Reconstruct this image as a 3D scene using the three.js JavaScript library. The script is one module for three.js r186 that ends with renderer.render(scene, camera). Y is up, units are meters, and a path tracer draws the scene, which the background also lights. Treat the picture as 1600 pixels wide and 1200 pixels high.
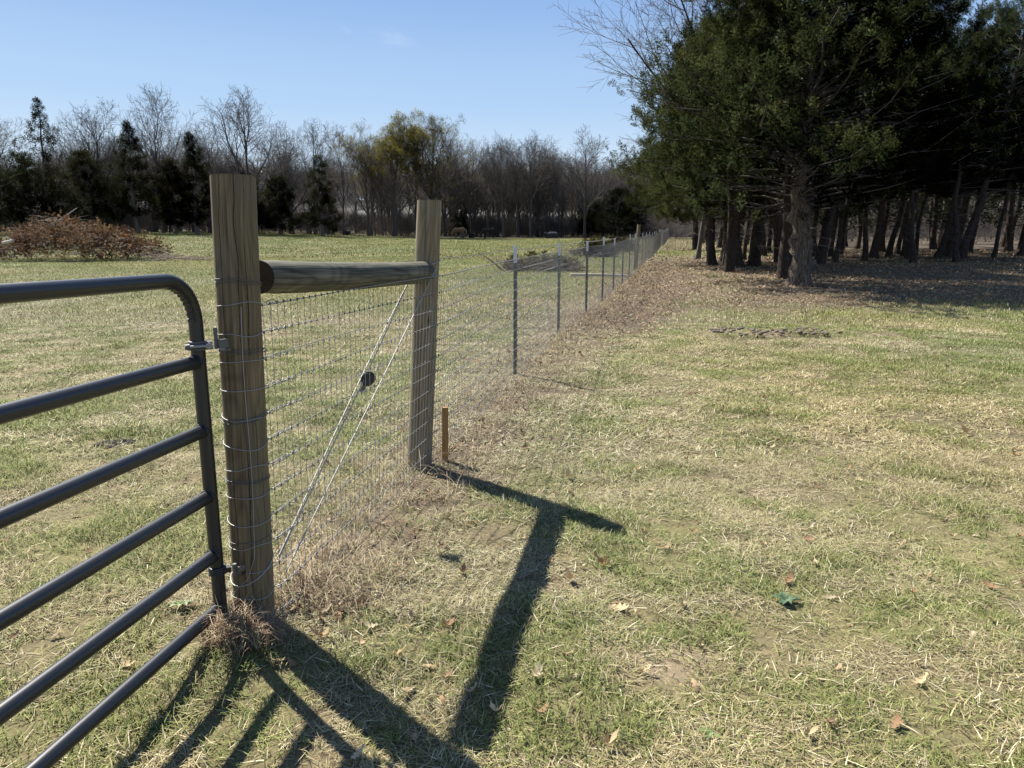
import * as THREE from 'three';
import { mergeGeometries } from 'three/addons/utils/BufferGeometryUtils.js';
import { MarchingCubes } from 'three/addons/objects/MarchingCubes.js';

// ---------------------------------------------------------------- camera, sky, sun, exposure
const scene = new THREE.Scene();
const PITCH = THREE.MathUtils.degToRad(11.5);
const camera = new THREE.PerspectiveCamera(55.9, 4 / 3, 0.05, 3000);
camera.position.set(0, 1.5, 0);
camera.rotation.set(-PITCH, 0, 0);
const renderer = new THREE.WebGLRenderer({ antialias: true });
renderer.toneMapping = THREE.LinearToneMapping;
renderer.toneMappingExposure = 2.15;
renderer.shadowMap.enabled = true;

const SUN = new THREE.Vector3(-0.697, Math.tan(THREE.MathUtils.degToRad(49)), -0.717).normalize();
const sun = new THREE.DirectionalLight(new THREE.Color(1.0, 0.945, 0.86), 5.0);
sun.position.copy(SUN).multiplyScalar(120);
sun.castShadow = true;
sun.shadow.mapSize.set(4096, 4096);
Object.assign(sun.shadow.camera, { left: -90, right: 90, top: 90, bottom: -90, near: 1, far: 320 });
scene.add(sun, sun.target);

// seeded random numbers and value noise
const rng = (s) => () => { s = (s + 0x6d2b79f5) | 0; let t = Math.imul(s ^ (s >>> 15), 1 | s); t = (t + Math.imul(t ^ (t >>> 7), 61 | t)) ^ t; return ((t ^ (t >>> 14)) >>> 0) / 4294967296; };
const hash = (i, j) => { let h = Math.imul(i, 374761393) + Math.imul(j, 668265263) | 0; h = Math.imul(h ^ (h >>> 13), 1274126177); return ((h ^ (h >>> 16)) >>> 0) / 4294967296; };
const noise = (x, y) => { const i = Math.floor(x), j = Math.floor(y), f = x - i, g = y - j, u = f * f * (3 - 2 * f), v = g * g * (3 - 2 * g); return (hash(i, j) * (1 - u) + hash(i + 1, j) * u) * (1 - v) + (hash(i, j + 1) * (1 - u) + hash(i + 1, j + 1) * u) * v; };
const fbm = (x, y, o = 4) => { let s = 0, a = 0.5, t = 0; for (let k = 0; k < o; k++) { s += a * noise(x, y); t += a; a *= 0.5; x = x * 2.03 + 17.7; y = y * 2.03 + 9.1; } return s / t; };
const ss = (a, b, v) => { const t = Math.min(1, Math.max(0, (v - a) / (b - a))); return t * t * (3 - 2 * t); };
const lerp = (a, b, t) => a + (b - a) * t;
const mix3 = (a, b, t) => [lerp(a[0], b[0], t), lerp(a[1], b[1], t), lerp(a[2], b[2], t)];

{ // clear sky: pale low down, deeper blue above, brighter round the sun, one thin wisp of cirrus
  const W = 2048, H = 1024, data = new Float32Array(W * H * 4);
  const stops = [[-90, [0.16, 0.15, 0.11]], [-3, [0.3, 0.31, 0.3]], [0, [0.38, 0.43, 0.475]], [4, [0.325, 0.40, 0.47]], [10, [0.21, 0.31, 0.445]], [17, [0.135, 0.228, 0.40]], [35, [0.085, 0.145, 0.30]], [60, [0.055, 0.10, 0.21]], [90, [0.045, 0.085, 0.185]]];
  const at = (e) => { for (let k = 1; k < stops.length; k++) if (e <= stops[k][0]) { const [a, A] = stops[k - 1], [b, B] = stops[k]; return mix3(A, B, ss(0, 1, (e - a) / (b - a)) * 0.5 + 0.5 * (e - a) / (b - a)); } return stops.at(-1)[1]; };
  for (let r = 0; r < H; r++) {
    const el = ((r + 0.5) / H - 0.5) * Math.PI, ed = el * 180 / Math.PI, base = at(ed), y = Math.sin(el), ce = Math.cos(el);
    for (let c = 0; c < W; c++) {
      const ph = ((c + 0.5) / W - 0.5) * 2 * Math.PI, x = ce * Math.cos(ph), z = ce * Math.sin(ph);
      const cosg = x * SUN.x + y * SUN.y + z * SUN.z, g = Math.acos(Math.min(1, Math.max(-1, cosg)));
      const glow = 0.22 * Math.exp(-g * 2.2) + 0.9 * Math.exp(-g * 9) + 0.06 * cosg * cosg;
      let w = 0;
      const azd = Math.atan2(x, -z) * 180 / Math.PI;
      for (const [a0, e0, aw, ew, s, k] of [[-8.7, 14.0, 1.15, 0.15, -0.22, 0.03], [-8.55, 13.62, 1.0, 0.16, -0.08, 0.032], [-8.25, 14.15, 0.7, 0.11, -0.5, 0.024], [-12.0, 14.25, 0.32, 0.09, -0.5, 0.03]]) {
        const da = azd - a0, de = ed - e0 - s * da;
        w += k * Math.exp(-(da * da) / (aw * aw) - (de * de) / (ew * ew)) * (0.6 + 0.8 * noise(azd * 6, ed * 14));
      }
      const o = (r * W + c) * 4, gl = el > -0.06 ? glow : 0;
      data[o] = base[0] * (0.93 + gl * 0.75) + gl * 0.12 + w; data[o + 1] = base[1] * (0.93 + gl * 0.6) + gl * 0.11 + w * 0.9; data[o + 2] = base[2] * (0.95 + gl * 0.28) + gl * 0.09 + w * 0.7; data[o + 3] = 1;
    }
  }
  const t = new THREE.DataTexture(data, W, H, THREE.RGBAFormat, THREE.FloatType);
  t.mapping = THREE.EquirectangularReflectionMapping; t.magFilter = t.minFilter = THREE.LinearFilter; t.needsUpdate = true;
  scene.background = t; scene.environment = t;
}

// ---------------------------------------------------------------- helpers: naming, geometry, materials
const taken = new Map();
const numbered = (n) => { const k = taken.get(n) ?? 0; taken.set(n, k + 1); return k ? `${n}_${String(k).padStart(3, '0')}` : n; };
const lit = (o) => { o.traverse((m) => { if (m.isMesh) { m.castShadow = true; m.receiveShadow = true; } }); return o; };
function tag(o, label, category, group, kind) { if (label) o.userData.label = label; if (category) o.userData.category = category; if (group) o.userData.group = group; if (kind) o.userData.kind = kind; return o; }
function thing(name, label, category, [x, y, z] = [0, 0, 0], group) { const g = new THREE.Group(); g.name = numbered(name); g.position.set(x, y, z); scene.add(g); return tag(g, label, category, group); }
function part(name, geo, mat, parent, kind) { const m = new THREE.Mesh(geo, mat); m.name = name; m.castShadow = m.receiveShadow = true; if (kind) m.userData.kind = kind; parent.add(m); return m; }
const V = (x, y, z) => new THREE.Vector3(x, y, z);

class GB { // a growing triangle list with normals, colours and uv in metres
  constructor() { this.p = []; this.n = []; this.c = []; this.u = []; this.i = []; }
  get count() { return this.p.length / 3; }
  v(x, y, z, nx, ny, nz, c, u = 0, w = 0) { this.p.push(x, y, z); this.n.push(nx, ny, nz); this.c.push(c[0], c[1], c[2]); this.u.push(u, w); return this.count - 1; }
  tri(a, b, c) { this.i.push(a, b, c); }
  tube(pts, radii, sides, c = [1, 1, 1], caps = false, rf = null) {
    const n = pts.length, T = new THREE.Vector3(), A = new THREE.Vector3(), B = new THREE.Vector3(), start = this.count;
    let len = 0;
    T.subVectors(pts[1], pts[0]).normalize();
    A.set(Math.abs(T.y) > 0.9 ? 1 : 0, Math.abs(T.y) > 0.9 ? 0 : 1, 0).addScaledVector(T, -(Math.abs(T.y) > 0.9 ? T.x : T.y)).normalize();
    const rad = (k) => (Array.isArray(radii) ? radii[k] : radii);
    for (let k = 0; k < n; k++) {
      const a = pts[Math.max(0, k - 1)], b = pts[Math.min(n - 1, k + 1)];
      T.set(b.x - a.x, b.y - a.y, b.z - a.z).normalize();
      A.addScaledVector(T, -A.dot(T)).normalize(); B.crossVectors(T, A);
      if (k) len += pts[k].distanceTo(pts[k - 1]);
      const r0 = rad(k), circ = 2 * Math.PI * rad(0);
      for (let s = 0; s <= sides; s++) {
        const t = s / sides * Math.PI * 2, ca = Math.cos(t), sa = Math.sin(t), r = rf ? r0 * rf(k / (n - 1), t, len) : r0;
        const nx = A.x * ca + B.x * sa, ny = A.y * ca + B.y * sa, nz = A.z * ca + B.z * sa;
        this.v(pts[k].x + nx * r, pts[k].y + ny * r, pts[k].z + nz * r, nx, ny, nz, c, s / sides * circ, len);
      }
    }
    const w = sides + 1;
    for (let k = 0; k < n - 1; k++) for (let s = 0; s < sides; s++) { const a = start + k * w + s; this.tri(a, a + 1, a + w); this.tri(a + 1, a + w + 1, a + w); }
    if (caps) for (const k of [0, n - 1]) {
      const a = pts[k ? n - 2 : 1], d = V(pts[k].x - a.x, pts[k].y - a.y, pts[k].z - a.z).normalize(), o = this.v(pts[k].x, pts[k].y, pts[k].z, d.x, d.y, d.z, c, 0, 0), f = this.count;
      for (let s = 0; s <= sides; s++) { const q = (start + k * w + s) * 3; this.v(this.p[q], this.p[q + 1], this.p[q + 2], d.x, d.y, d.z, c, (s / sides) * 0.1, 0.1); }
      for (let s = 0; s < sides; s++) k ? this.tri(o, f + s, f + s + 1) : this.tri(o, f + s + 1, f + s);
    }
    return this;
  }
  blade(x, z, len, wid, az, lean, curl, c, y = 0, seg = 2, c2 = c) { // a narrow leaf that bends over towards az
    const dx = Math.cos(az), dz = Math.sin(az), sx = -dz, sz = dx, s0 = this.count; let px = x, py = y, pz = z, a = lean;
    for (let k = 0; k <= seg; k++) {
      const t = k / seg, w = wid * 0.5 * (k === seg ? 0.12 : 1 - 0.35 * t), nx = -dx * Math.cos(a), ny = Math.sin(a), nz = -dz * Math.cos(a), cc = mix3(c, c2, t);
      this.v(px - sx * w, py, pz - sz * w, nx - sx * 0.35, ny + 0.35, nz - sz * 0.35, cc); this.v(px + sx * w, py, pz + sz * w, nx + sx * 0.35, ny + 0.35, nz + sz * 0.35, cc);
      px += dx * Math.sin(a) * len / seg; pz += dz * Math.sin(a) * len / seg; py = Math.max(y + 0.0015, py + Math.cos(a) * len / seg); a += curl;
    }
    for (let k = 0; k < seg; k++) { const q = s0 + 2 * k; this.tri(q, q + 1, q + 2); this.tri(q + 1, q + 3, q + 2); }
  }
  diamond(a, b, side, w, c) { // a flat needle-like leaflet from a to b
    const m = V((a.x + b.x) / 2, (a.y + b.y) / 2, (a.z + b.z) / 2), n = V(b.x - a.x, b.y - a.y, b.z - a.z).cross(side).normalize(), s0 = this.count;
    this.v(a.x, a.y, a.z, n.x, n.y, n.z, c); this.v(m.x + side.x * w, m.y + side.y * w, m.z + side.z * w, n.x, n.y, n.z, c); this.v(b.x, b.y, b.z, n.x, n.y, n.z, c); this.v(m.x - side.x * w, m.y - side.y * w, m.z - side.z * w, n.x, n.y, n.z, c);
    this.tri(s0, s0 + 1, s0 + 2); this.tri(s0, s0 + 2, s0 + 3);
  }
  build() {
    const g = new THREE.BufferGeometry(), f = (a, k) => new THREE.BufferAttribute(new Float32Array(a), k);
    g.setAttribute('position', f(this.p, 3)); g.setAttribute('normal', f(this.n, 3)); g.setAttribute('color', f(this.c, 3)); g.setAttribute('uv', f(this.u, 2));
    g.setIndex(new THREE.BufferAttribute(new Uint32Array(this.i), 1)); return g;
  }
}
class Copies { // scattered copies of a few shapes: what nobody could count
  constructor() { this.m = []; this.c = []; }
  add(m, c) { for (const e of m.elements) this.m.push(e); this.c.push(c[0], c[1], c[2]); }
  build(name, geo, mat, parent) {
    const n = this.m.length / 16; if (!n) return null;
    const o = new THREE.InstancedMesh(geo, mat, n); o.name = name; o.instanceMatrix.array.set(this.m);
    o.instanceColor = new THREE.InstancedBufferAttribute(new Float32Array(this.c), 3); o.castShadow = o.receiveShadow = true; o.userData.kind = 'stuff'; parent.add(o); return o;
  }
}
const M4 = new THREE.Matrix4(), Q = new THREE.Quaternion(), EU = new THREE.Euler();
const pose = (x, y, z, ry, s, rx = 0, rz = 0, sy = s) => M4.compose(V(x, y, z), Q.setFromEuler(EU.set(rx, ry, rz, 'YXZ')), V(s, sy, s));

function canvasTex(w, h, draw, srgb = true) { const c = document.createElement('canvas'); c.width = w; c.height = h; draw(c.getContext('2d'), w, h); const t = new THREE.CanvasTexture(c); t.wrapS = t.wrapT = THREE.RepeatWrapping; t.magFilter = THREE.LinearFilter; if (srgb) t.colorSpace = THREE.SRGBColorSpace; return t; }
function dataTex(w, h, fn, srgb = true) { const d = new Uint8Array(w * h * 4); for (let y = 0; y < h; y++) for (let x = 0; x < w; x++) { const c = fn(x / w, y / h), o = (y * w + x) * 4; d[o] = Math.max(0, Math.min(255, c[0])); d[o + 1] = Math.max(0, Math.min(255, c[1])); d[o + 2] = Math.max(0, Math.min(255, c[2])); d[o + 3] = 255; } const t = new THREE.DataTexture(d, w, h); t.wrapS = t.wrapT = THREE.RepeatWrapping; t.magFilter = THREE.LinearFilter; if (srgb) t.colorSpace = THREE.SRGBColorSpace; t.needsUpdate = true; return t; }
// noise that repeats on a unit tile
const tnoise = (u, v, fu, fv, s = 0) => { const x = u * fu, y = v * fv, i = Math.floor(x), j = Math.floor(y), f = x - i, g = y - j, a = f * f * (3 - 2 * f), b = g * g * (3 - 2 * g), h = (p, q) => hash((p + fu) % fu + s * 131, (q + fv) % fv + s * 57); return (h(i, j) * (1 - a) + h(i + 1, j) * a) * (1 - b) + (h(i, j + 1) * (1 - a) + h(i + 1, j + 1) * a) * b; };

// ---------------------------------------------------------------- the land
const H0 = 6 * Math.log1p(Math.exp(-10 / 6));
const FENCE = [[-1.06, 2.42], [-1.02, 2.62], [-0.62, 4.6], [0.02, 7.76], [0.7, 11.1], [1.39, 13.74], [2.01, 16.28], [2.62, 18.95], [3.25, 21.6], [3.87, 24.25], [4.47, 26.85], [4.86, 28.5], [5.62, 31.8], [6.35, 35.0], [7.1, 38.2], [7.85, 41.4], [8.6, 44.7], [9.35, 48.0], [10.1, 51.3], [10.85, 54.6], [11.6, 57.9], [12.4, 61.2], [13.2, 64.6], [14.1, 68.6], [15.0, 72.6], [15.9, 76.6], [16.8, 80.6], [17.7, 84.6], [18.6, 88.6], [19.5, 92.6], [20.4, 96.6]];
const fenceX = (d) => { if (d <= FENCE[0][1]) return FENCE[0][0] - 0.16 * (FENCE[0][1] - d); for (let k = 1; k < FENCE.length; k++) if (d <= FENCE[k][1]) { const [x0, d0] = FENCE[k - 1], [x1, d1] = FENCE[k]; return lerp(x0, x1, (d - d0) / (d1 - d0)); } return FENCE.at(-1)[0] + 0.23 * (d - FENCE.at(-1)[1]); };
function rise(x, d) {
  let b = 0.0135 * (6 * Math.log1p(Math.exp(Math.min(50, (d - 10) / 6))) - H0);
  b = b < 1.5 ? b : 1.5 + 0.5 * (1 - Math.exp(-(b - 1.5) / 0.5));
  return b + 0.95 * ss(0, 45, -x) * ss(40, 75, d);
}
function land(x, z) {
  const d = -z, near = 1 - ss(14, 40, Math.hypot(x, d));
  let y = rise(x, d) + 0.05 * (fbm(x * 0.22 + 5, d * 0.22) - 0.5);
  if (near > 0) y += near * (0.035 * (fbm(x * 1.6, d * 1.6 + 40, 3) - 0.5) + 0.016 * (noise(x * 7, d * 7) - 0.5));
  y += 0.05 * Math.exp(-((x + 1.02) ** 2 + (d - 2.36) ** 2) / 0.03);
  for (const [mx, md, r, h] of [[3.5, 10.7, 0.28, 0.07], [3.95, 10.85, 0.3, 0.08], [4.5, 10.8, 0.24, 0.07], [3.1, 10.4, 0.25, 0.05], [5.6, 10.9, 0.5, 0.04]]) { const q = ((x - mx) ** 2 + ((d - md) * 1.6) ** 2) / (r * r); if (q < 6) y += h * Math.exp(-q) * (0.6 + 0.8 * noise(x * 9, d * 9)); }
  return y;
}
// what grows or lies where: shares of green grass, straw, leaf litter, bare soil
function cover(x, d) {
  const s = x - fenceX(d), n1 = fbm(x * 0.42 + 3, d * 0.42, 4), n2 = fbm(x * 1.7 + 31, d * 1.7, 3), n3 = fbm(x * 5.1 + 7, d * 5.1, 2), left = ss(0.3, -0.6, s);
  let green = lerp(0.50, 0.57, left) + (n1 - 0.5) * 0.65 + (n2 - 0.5) * 0.95 + (n3 - 0.5) * 0.8 + 0.25 * ss(3, 8, x) * (1 - left);
  green = lerp(green, 0.78 + (n1 - 0.5) * 0.8, left * ss(9, 32, d));
  const along = Math.exp(-(s * s) / (s < 0 ? 0.35 : 0.5)) * ss(2.2, 3, d);
  green -= 0.42 * along + 0.22 * ss(3.8, 1.5, d) * ss(2.5, -0.5, x);
  let litter = 0.85 * along * ss(0.3, 0.6, n2 + 0.1) * (1 - 0.5 * left) + 0.12 * ss(0.5, 0.7, n2);
  if (s > 0) {
    const w = 0.9 + ss(8, 20, d) * 2.2 + Math.max(0, d - 20) * 0.03;
    litter = Math.max(litter, ss(7.5, 12.5, d) * ss(w * 1.25, w * 0.55, s + (n1 - 0.5) * 2.2) * (1 - ss(36, 42, d + (n1 - 0.5) * 6)));
    const grove = ss(-3.5, 0.5, Math.min(x - 6.2 - 0.14 * (d - 20), (d - 16.4) - 0.12 * Math.max(0, x - 8)) + (n1 - 0.5) * 4);
    litter = Math.max(litter, grove);
    const tall = ss(50, 55, d) * ss(92, 86, d) * ss(9, 6, s) * ss(0.2, 0.8, s);
    green = lerp(green, 0.02, tall); litter *= 1 - tall;
    const strip = ss(40, 43, d) * ss(53, 50, d) * ss(8, 6, s); green = lerp(green, 0.62, strip); litter *= 1 - 0.8 * strip;
  }
  let soil = 0.5 * ss(0.60, 0.74, n3 * 0.45 + n2 * 0.55) * (1 - ss(10, 30, d));
  for (const [mx, md, a, b] of [[3.75, 10.72, 0.75, 0.2], [4.6, 10.8, 0.4, 0.14], [5.7, 10.6, 0.9, 0.12], [-2.9, 5.1, 0.16, 0.1], [0.2, 1.75, 0.25, 0.16], [0.6, 2.35, 0.28, 0.14], [1.5, 4.1, 0.3, 0.14], [2.3, 4.9, 0.35, 0.12]]) soil = Math.max(soil, 1.3 * Math.exp(-(((x - mx) / a) ** 2) - ((d - md) / b) ** 2) * (0.35 + n3));
  green = Math.min(1, Math.max(0, green)); litter = Math.min(1, Math.max(0, litter)); soil = Math.min(1, soil);
  return { green, litter, soil };
}
const THATCH = [0.125, 0.102, 0.066], GREEN = [0.165, 0.195, 0.048], LITTER = [0.098, 0.077, 0.054], SOIL = [0.2, 0.165, 0.115];
{
  const strokes = (dark) => (g, w, h) => {
    const r = rng(11); g.fillStyle = dark ? '#777777' : '#a39b8a'; g.fillRect(0, 0, w, h);
    for (let k = 0; k < 34000; k++) {
      const x = r() * w, y = r() * h, a = r() * 6.28, l = 4 + r() * 15, t = r(), v = dark ? Math.floor(60 + 170 * t) : 0;
      g.strokeStyle = dark ? `rgb(${v},${v},${v})` : ['#c9bfa4', '#d8cfb8', '#8f8a74', '#766d5c', '#a8a284', '#5f5749', '#b5a98c'][Math.floor(t * 7)];
      g.lineWidth = 0.8 + r() * 1.2;
      for (const [ox, oy] of [[0, 0], [w, 0], [-w, 0], [0, h], [0, -h]]) { if (x + ox < -20 || x + ox > w + 20 || y + oy < -20 || y + oy > h + 20) continue; g.beginPath(); g.moveTo(x + ox, y + oy); g.lineTo(x + ox + Math.cos(a) * l, y + oy + Math.sin(a) * l); g.stroke(); }
    }
  };
  const map = canvasTex(1024, 1024, strokes(false)), bump = canvasTex(1024, 1024, strokes(true), false);
  const mat = new THREE.MeshStandardMaterial({ map, bumpMap: bump, bumpScale: 0.006, roughness: 1, vertexColors: true });
  const axis = (lo, hi, fine, step) => { const out = []; let v = -fine; while (v < fine) { out.push(v); v += step; } let s = step, p = []; while (v < hi) { p.push(v); s *= 1.065; v += s; } p.push(hi); let n = []; v = -fine - step; s = step; while (v > lo) { n.push(v); s *= 1.065; v -= s; } n.push(lo); return [...n.reverse(), ...out, ...p]; };
  const xs = axis(-900, 900, 5, 0.075), ds = axis(-900, 1200, 8, 0.075), nx = xs.length, nd = ds.length;
  const pos = new Float32Array(nx * nd * 3), col = new Float32Array(nx * nd * 3), uv = new Float32Array(nx * nd * 2), idx = new Uint32Array((nx - 1) * (nd - 1) * 6);
  let o = 0;
  for (let j = 0; j < nd; j++) for (let i = 0; i < nx; i++, o++) {
    const x = xs[i], d = ds[j], c = cover(x, d), m = 0.85 + 0.35 * fbm(x * 0.9, d * 0.9, 3) + 0.25 * (noise(x * 0.08, d * 0.35) - 0.5);
    let a = mix3(THATCH, GREEN, c.green * 0.4); a = mix3(a, LITTER, c.litter); a = mix3(a, SOIL, c.soil);
    pos.set([x, land(x, -d), -d], o * 3); col.set([a[0] * m * 2.5, a[1] * m * 2.6, a[2] * m * 3.0], o * 3); uv.set([x / 2.3, d / 2.3], o * 2);
  }
  o = 0;
  for (let j = 0; j < nd - 1; j++) for (let i = 0; i < nx - 1; i++) { const a = j * nx + i, b = a + 1, c = a + nx, e = c + 1; idx.set([a, b, c, b, e, c], o); o += 6; }
  const g = new THREE.BufferGeometry(); g.setAttribute('position', new THREE.BufferAttribute(pos, 3)); g.setAttribute('color', new THREE.BufferAttribute(col, 3)); g.setAttribute('uv', new THREE.BufferAttribute(uv, 2)); g.setIndex(new THREE.BufferAttribute(idx, 1)); g.computeVertexNormals();
  const m = new THREE.Mesh(g, mat); m.name = 'ground'; m.receiveShadow = true; scene.add(m);
  tag(m, 'gently rising pasture ground of thin grass, soil and dead leaves', 'ground', null, 'structure');
}

// ---------------------------------------------------------------- materials shared by things
const bladeMat = new THREE.MeshPhysicalMaterial({ vertexColors: true, roughness: 0.85, transmission: 0.15, thickness: 0, specularIntensity: 0.35, side: THREE.DoubleSide });
const needleMat = new THREE.MeshPhysicalMaterial({ vertexColors: true, roughness: 0.9, transmission: 0.55, thickness: 0, specularIntensity: 0.3, side: THREE.DoubleSide });
const leafMat = new THREE.MeshPhysicalMaterial({ vertexColors: true, roughness: 0.8, transmission: 0.15, thickness: 0, specularIntensity: 0.4, side: THREE.DoubleSide });
const twigMat = new THREE.MeshStandardMaterial({ vertexColors: true, roughness: 0.95 });
const barkTex = dataTex(256, 512, (u, v) => { const w = u + 0.03 * (tnoise(u, v, 4, 6, 2) - 0.5), a = tnoise(((w % 1) + 1) % 1, v, 26, 7, 3), b = tnoise(u, v, 60, 26, 4), k = 0.45 + 0.75 * a * 0.7 + 0.45 * (b - 0.5), c = k < 0.52 ? k * 0.65 : k; return [185 * c + 20, 172 * c + 18, 160 * c + 16]; });
barkTex.repeat.set(1 / 0.5, 1 / 0.9);
const barkMat = new THREE.MeshStandardMaterial({ map: barkTex, bumpMap: barkTex, bumpScale: 0.03, roughness: 0.95, vertexColors: true });
const steel = new THREE.MeshStandardMaterial({ color: new THREE.Color(0.33, 0.325, 0.315), metalness: 0.4, roughness: 0.5 });
const dullSteel = new THREE.MeshStandardMaterial({ color: new THREE.Color(0.14, 0.14, 0.14), metalness: 0.6, roughness: 0.55 });
const tex = (t, ru, rv) => { const c = t.clone(); c.repeat.set(ru, rv); c.needsUpdate = true; return c; };
// weathered treated pine: long grain with arching growth rings, drying cracks and greenish-grey bloom
function woodTex(seed, base, dark, bloom) {
  return dataTex(512, 1024, (u, v) => {
    const warp = tnoise(u, v, 3, 3, seed) * 0.9 + tnoise(u, v, 8, 5, seed + 1) * 0.22, ring = 0.5 + 0.5 * Math.sin((warp * 9 + u * 2) * 2 * Math.PI);
    const fib = tnoise(u, v, 170, 9, seed + 2), fib2 = tnoise(u, v, 48, 5, seed + 3), blot = tnoise(u, v, 6, 9, seed + 4), crack = (() => { for (let q = 0; q < 9; q++) { const cu = (hash(q, seed) + 0.018 * (tnoise(0.3, v, 1, 9, seed + q) - 0.5) + 0.006 * (tnoise(0.3, v, 1, 40, seed + q) - 0.5) + 1) % 1, on = tnoise(0.5, v, 1, 5, seed + 20 + q); if (on > 0.38 && Math.abs(u - cu) < 0.0012 + 0.0045 * (on - 0.38)) return 1; } return 0; })();
    let c = mix3(base, dark, 0.3 * ring * ring + 0.9 * (fib - 0.4) + 0.6 * (fib2 - 0.4));
    c = mix3(c, bloom, Math.max(0, (blot - 0.45) * 1.4)); c = crack ? mix3(c, [22, 18, 14], 0.85) : c;
    const kx = ((u * 3) % 1) - 0.5, ky = ((v * 4 + (Math.floor(u * 3) * 0.37)) % 1) - 0.5, kd = Math.hypot(kx * 1.1, ky * 0.8), on = hash(Math.floor(u * 3) + seed * 7, Math.floor(v * 4 + Math.floor(u * 3) * 0.37) % 4) > 0.86;
    return on && kd < 0.1 ? mix3([52, 38, 26], c, kd / 0.1) : c;
  });
}
function woodMat(seed, base, dark, bloom, w, h) { const t = woodTex(seed, base, dark, bloom); t.repeat.set(1 / w, 1 / h); return new THREE.MeshStandardMaterial({ map: t, bumpMap: t, bumpScale: 0.004, roughness: 0.88, vertexColors: true }); }
const postWood = woodMat(1, [124, 107, 78], [74, 62, 43], [110, 103, 80], 0.5, 1.3);
const bracePostWood = woodMat(21, [136, 122, 96], [90, 78, 58], [120, 114, 94], 0.5, 1.1);
const railWood = woodMat(41, [104, 99, 82], [48, 46, 38], [84, 86, 70], 0.42, 1.1);
const endWood = new THREE.MeshStandardMaterial({ roughness: 0.95, map: dataTex(256, 256, (u, v) => { const r = Math.hypot(u - 0.47, v - 0.52), k = 0.5 + 0.5 * Math.sin(r * 95 + 2 * noise(u * 5, v * 5)), a = Math.atan2(v - 0.52, u - 0.47); return mix3(mix3([72, 63, 49], [44, 38, 29], k), [40, 34, 26], Math.abs(Math.sin(a * 2.5 + noise(u * 3, v * 3))) < 0.05 ? 0.7 : 0); }) });

// a round post that tapers and wanders a little; its sawn end is a part of its own
function roundPost(g, mat, height, r0, r1, seed, lean = [0, 0]) {
  const b = new GB(), n = 26, pts = [], rr = [];
  for (let k = 0; k <= n; k++) { const t = k / n, y = -0.05 + t * (height + 0.05); pts.push(V(lean[0] * t + 0.002 * Math.sin(t * 5 + seed), y, lean[1] * t + 0.002 * Math.cos(t * 4 + seed))); rr.push(lerp(r0, r1, t) - (k === n ? 0.006 : 0)); }
  pts[n - 1].y = height - 0.006; rr[n - 1] = r1; for (const k of [n - 1]) { pts[k].x = pts[n].x; pts[k].z = pts[n].z; }
  b.tube(pts, rr, 40, [1, 1, 1], false, (t, a) => 1 + 0.012 * (noise(Math.cos(a) * 2 + seed, Math.sin(a) * 2 + t * 3) - 0.5));
  part('shaft', b.build(), mat, g);
  const disc = new THREE.CircleGeometry(r1 - 0.004, 32); disc.rotateX(-Math.PI / 2); disc.translate(pts[n].x, height - 0.001, pts[n].z); part('sawn_top', disc, endWood, g);
  return g;
}

// ---------------------------------------------------------------- posts, rail and brace wires
const CORNER = V(-1.02, 0, -2.62), BRACE = V(-0.62, 0, -4.6);
CORNER.y = land(CORNER.x, CORNER.z); BRACE.y = land(BRACE.x, BRACE.z);
const POST_H = 1.70, cornerX = (y) => 0.047 * (y + 0.05) / 1.75;
const cornerPost = roundPost(thing('wooden_post', 'thick round timber corner post wrapped with fence wire beside the gate', 'post', CORNER.toArray(), 'round timber fence posts'), postWood, POST_H, 0.076, 0.076, 1, [0.047, 0.0]);
const bracePost = roundPost(thing('wooden_post', 'round timber brace post standing beside the short wooden stake', 'post', BRACE.toArray(), 'round timber fence posts'), bracePostWood, 1.715, 0.081, 0.075, 7, [0.115, 0.02]);
{
  const a = V(-0.945, 1.352, -2.735), e = V(-0.54, 1.285, -4.53), dir = e.clone().sub(a).normalize(), g = thing('brace_rail', 'horizontal round timber rail braced between the two wooden posts', 'rail', [a.x, a.y, a.z]);
  const b = new GB(), pts = [], rr = [], L = e.distanceTo(a);
  for (let k = 0; k <= 24; k++) { const t = k / 24; pts.push(dir.clone().multiplyScalar(L * t).add(V(0, -0.008 * Math.sin(Math.PI * t), 0))); rr.push(lerp(0.064, 0.066, t) - (k === 0 ? 0.004 : 0)); }
  b.tube(pts, rr, 36, [1, 1, 1], false, (t, q) => 1 + 0.05 * (noise(Math.cos(q) * 2 + 4, Math.sin(q) * 2 + t * 6) - 0.5));
  part('log', b.build(), railWood, g);
  const disc = new THREE.CircleGeometry(0.062, 30); disc.lookAt(dir.clone().negate()); part('sawn_end', disc, endWood, g);
  const pin = new GB().tube([V(-0.02, 0.004, 0.06), V(0.006, 0.0, -0.02)], 0.006, 8, [1, 1, 1], true); part('brace_pin', pin.build(), dullSteel, g);
}
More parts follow.
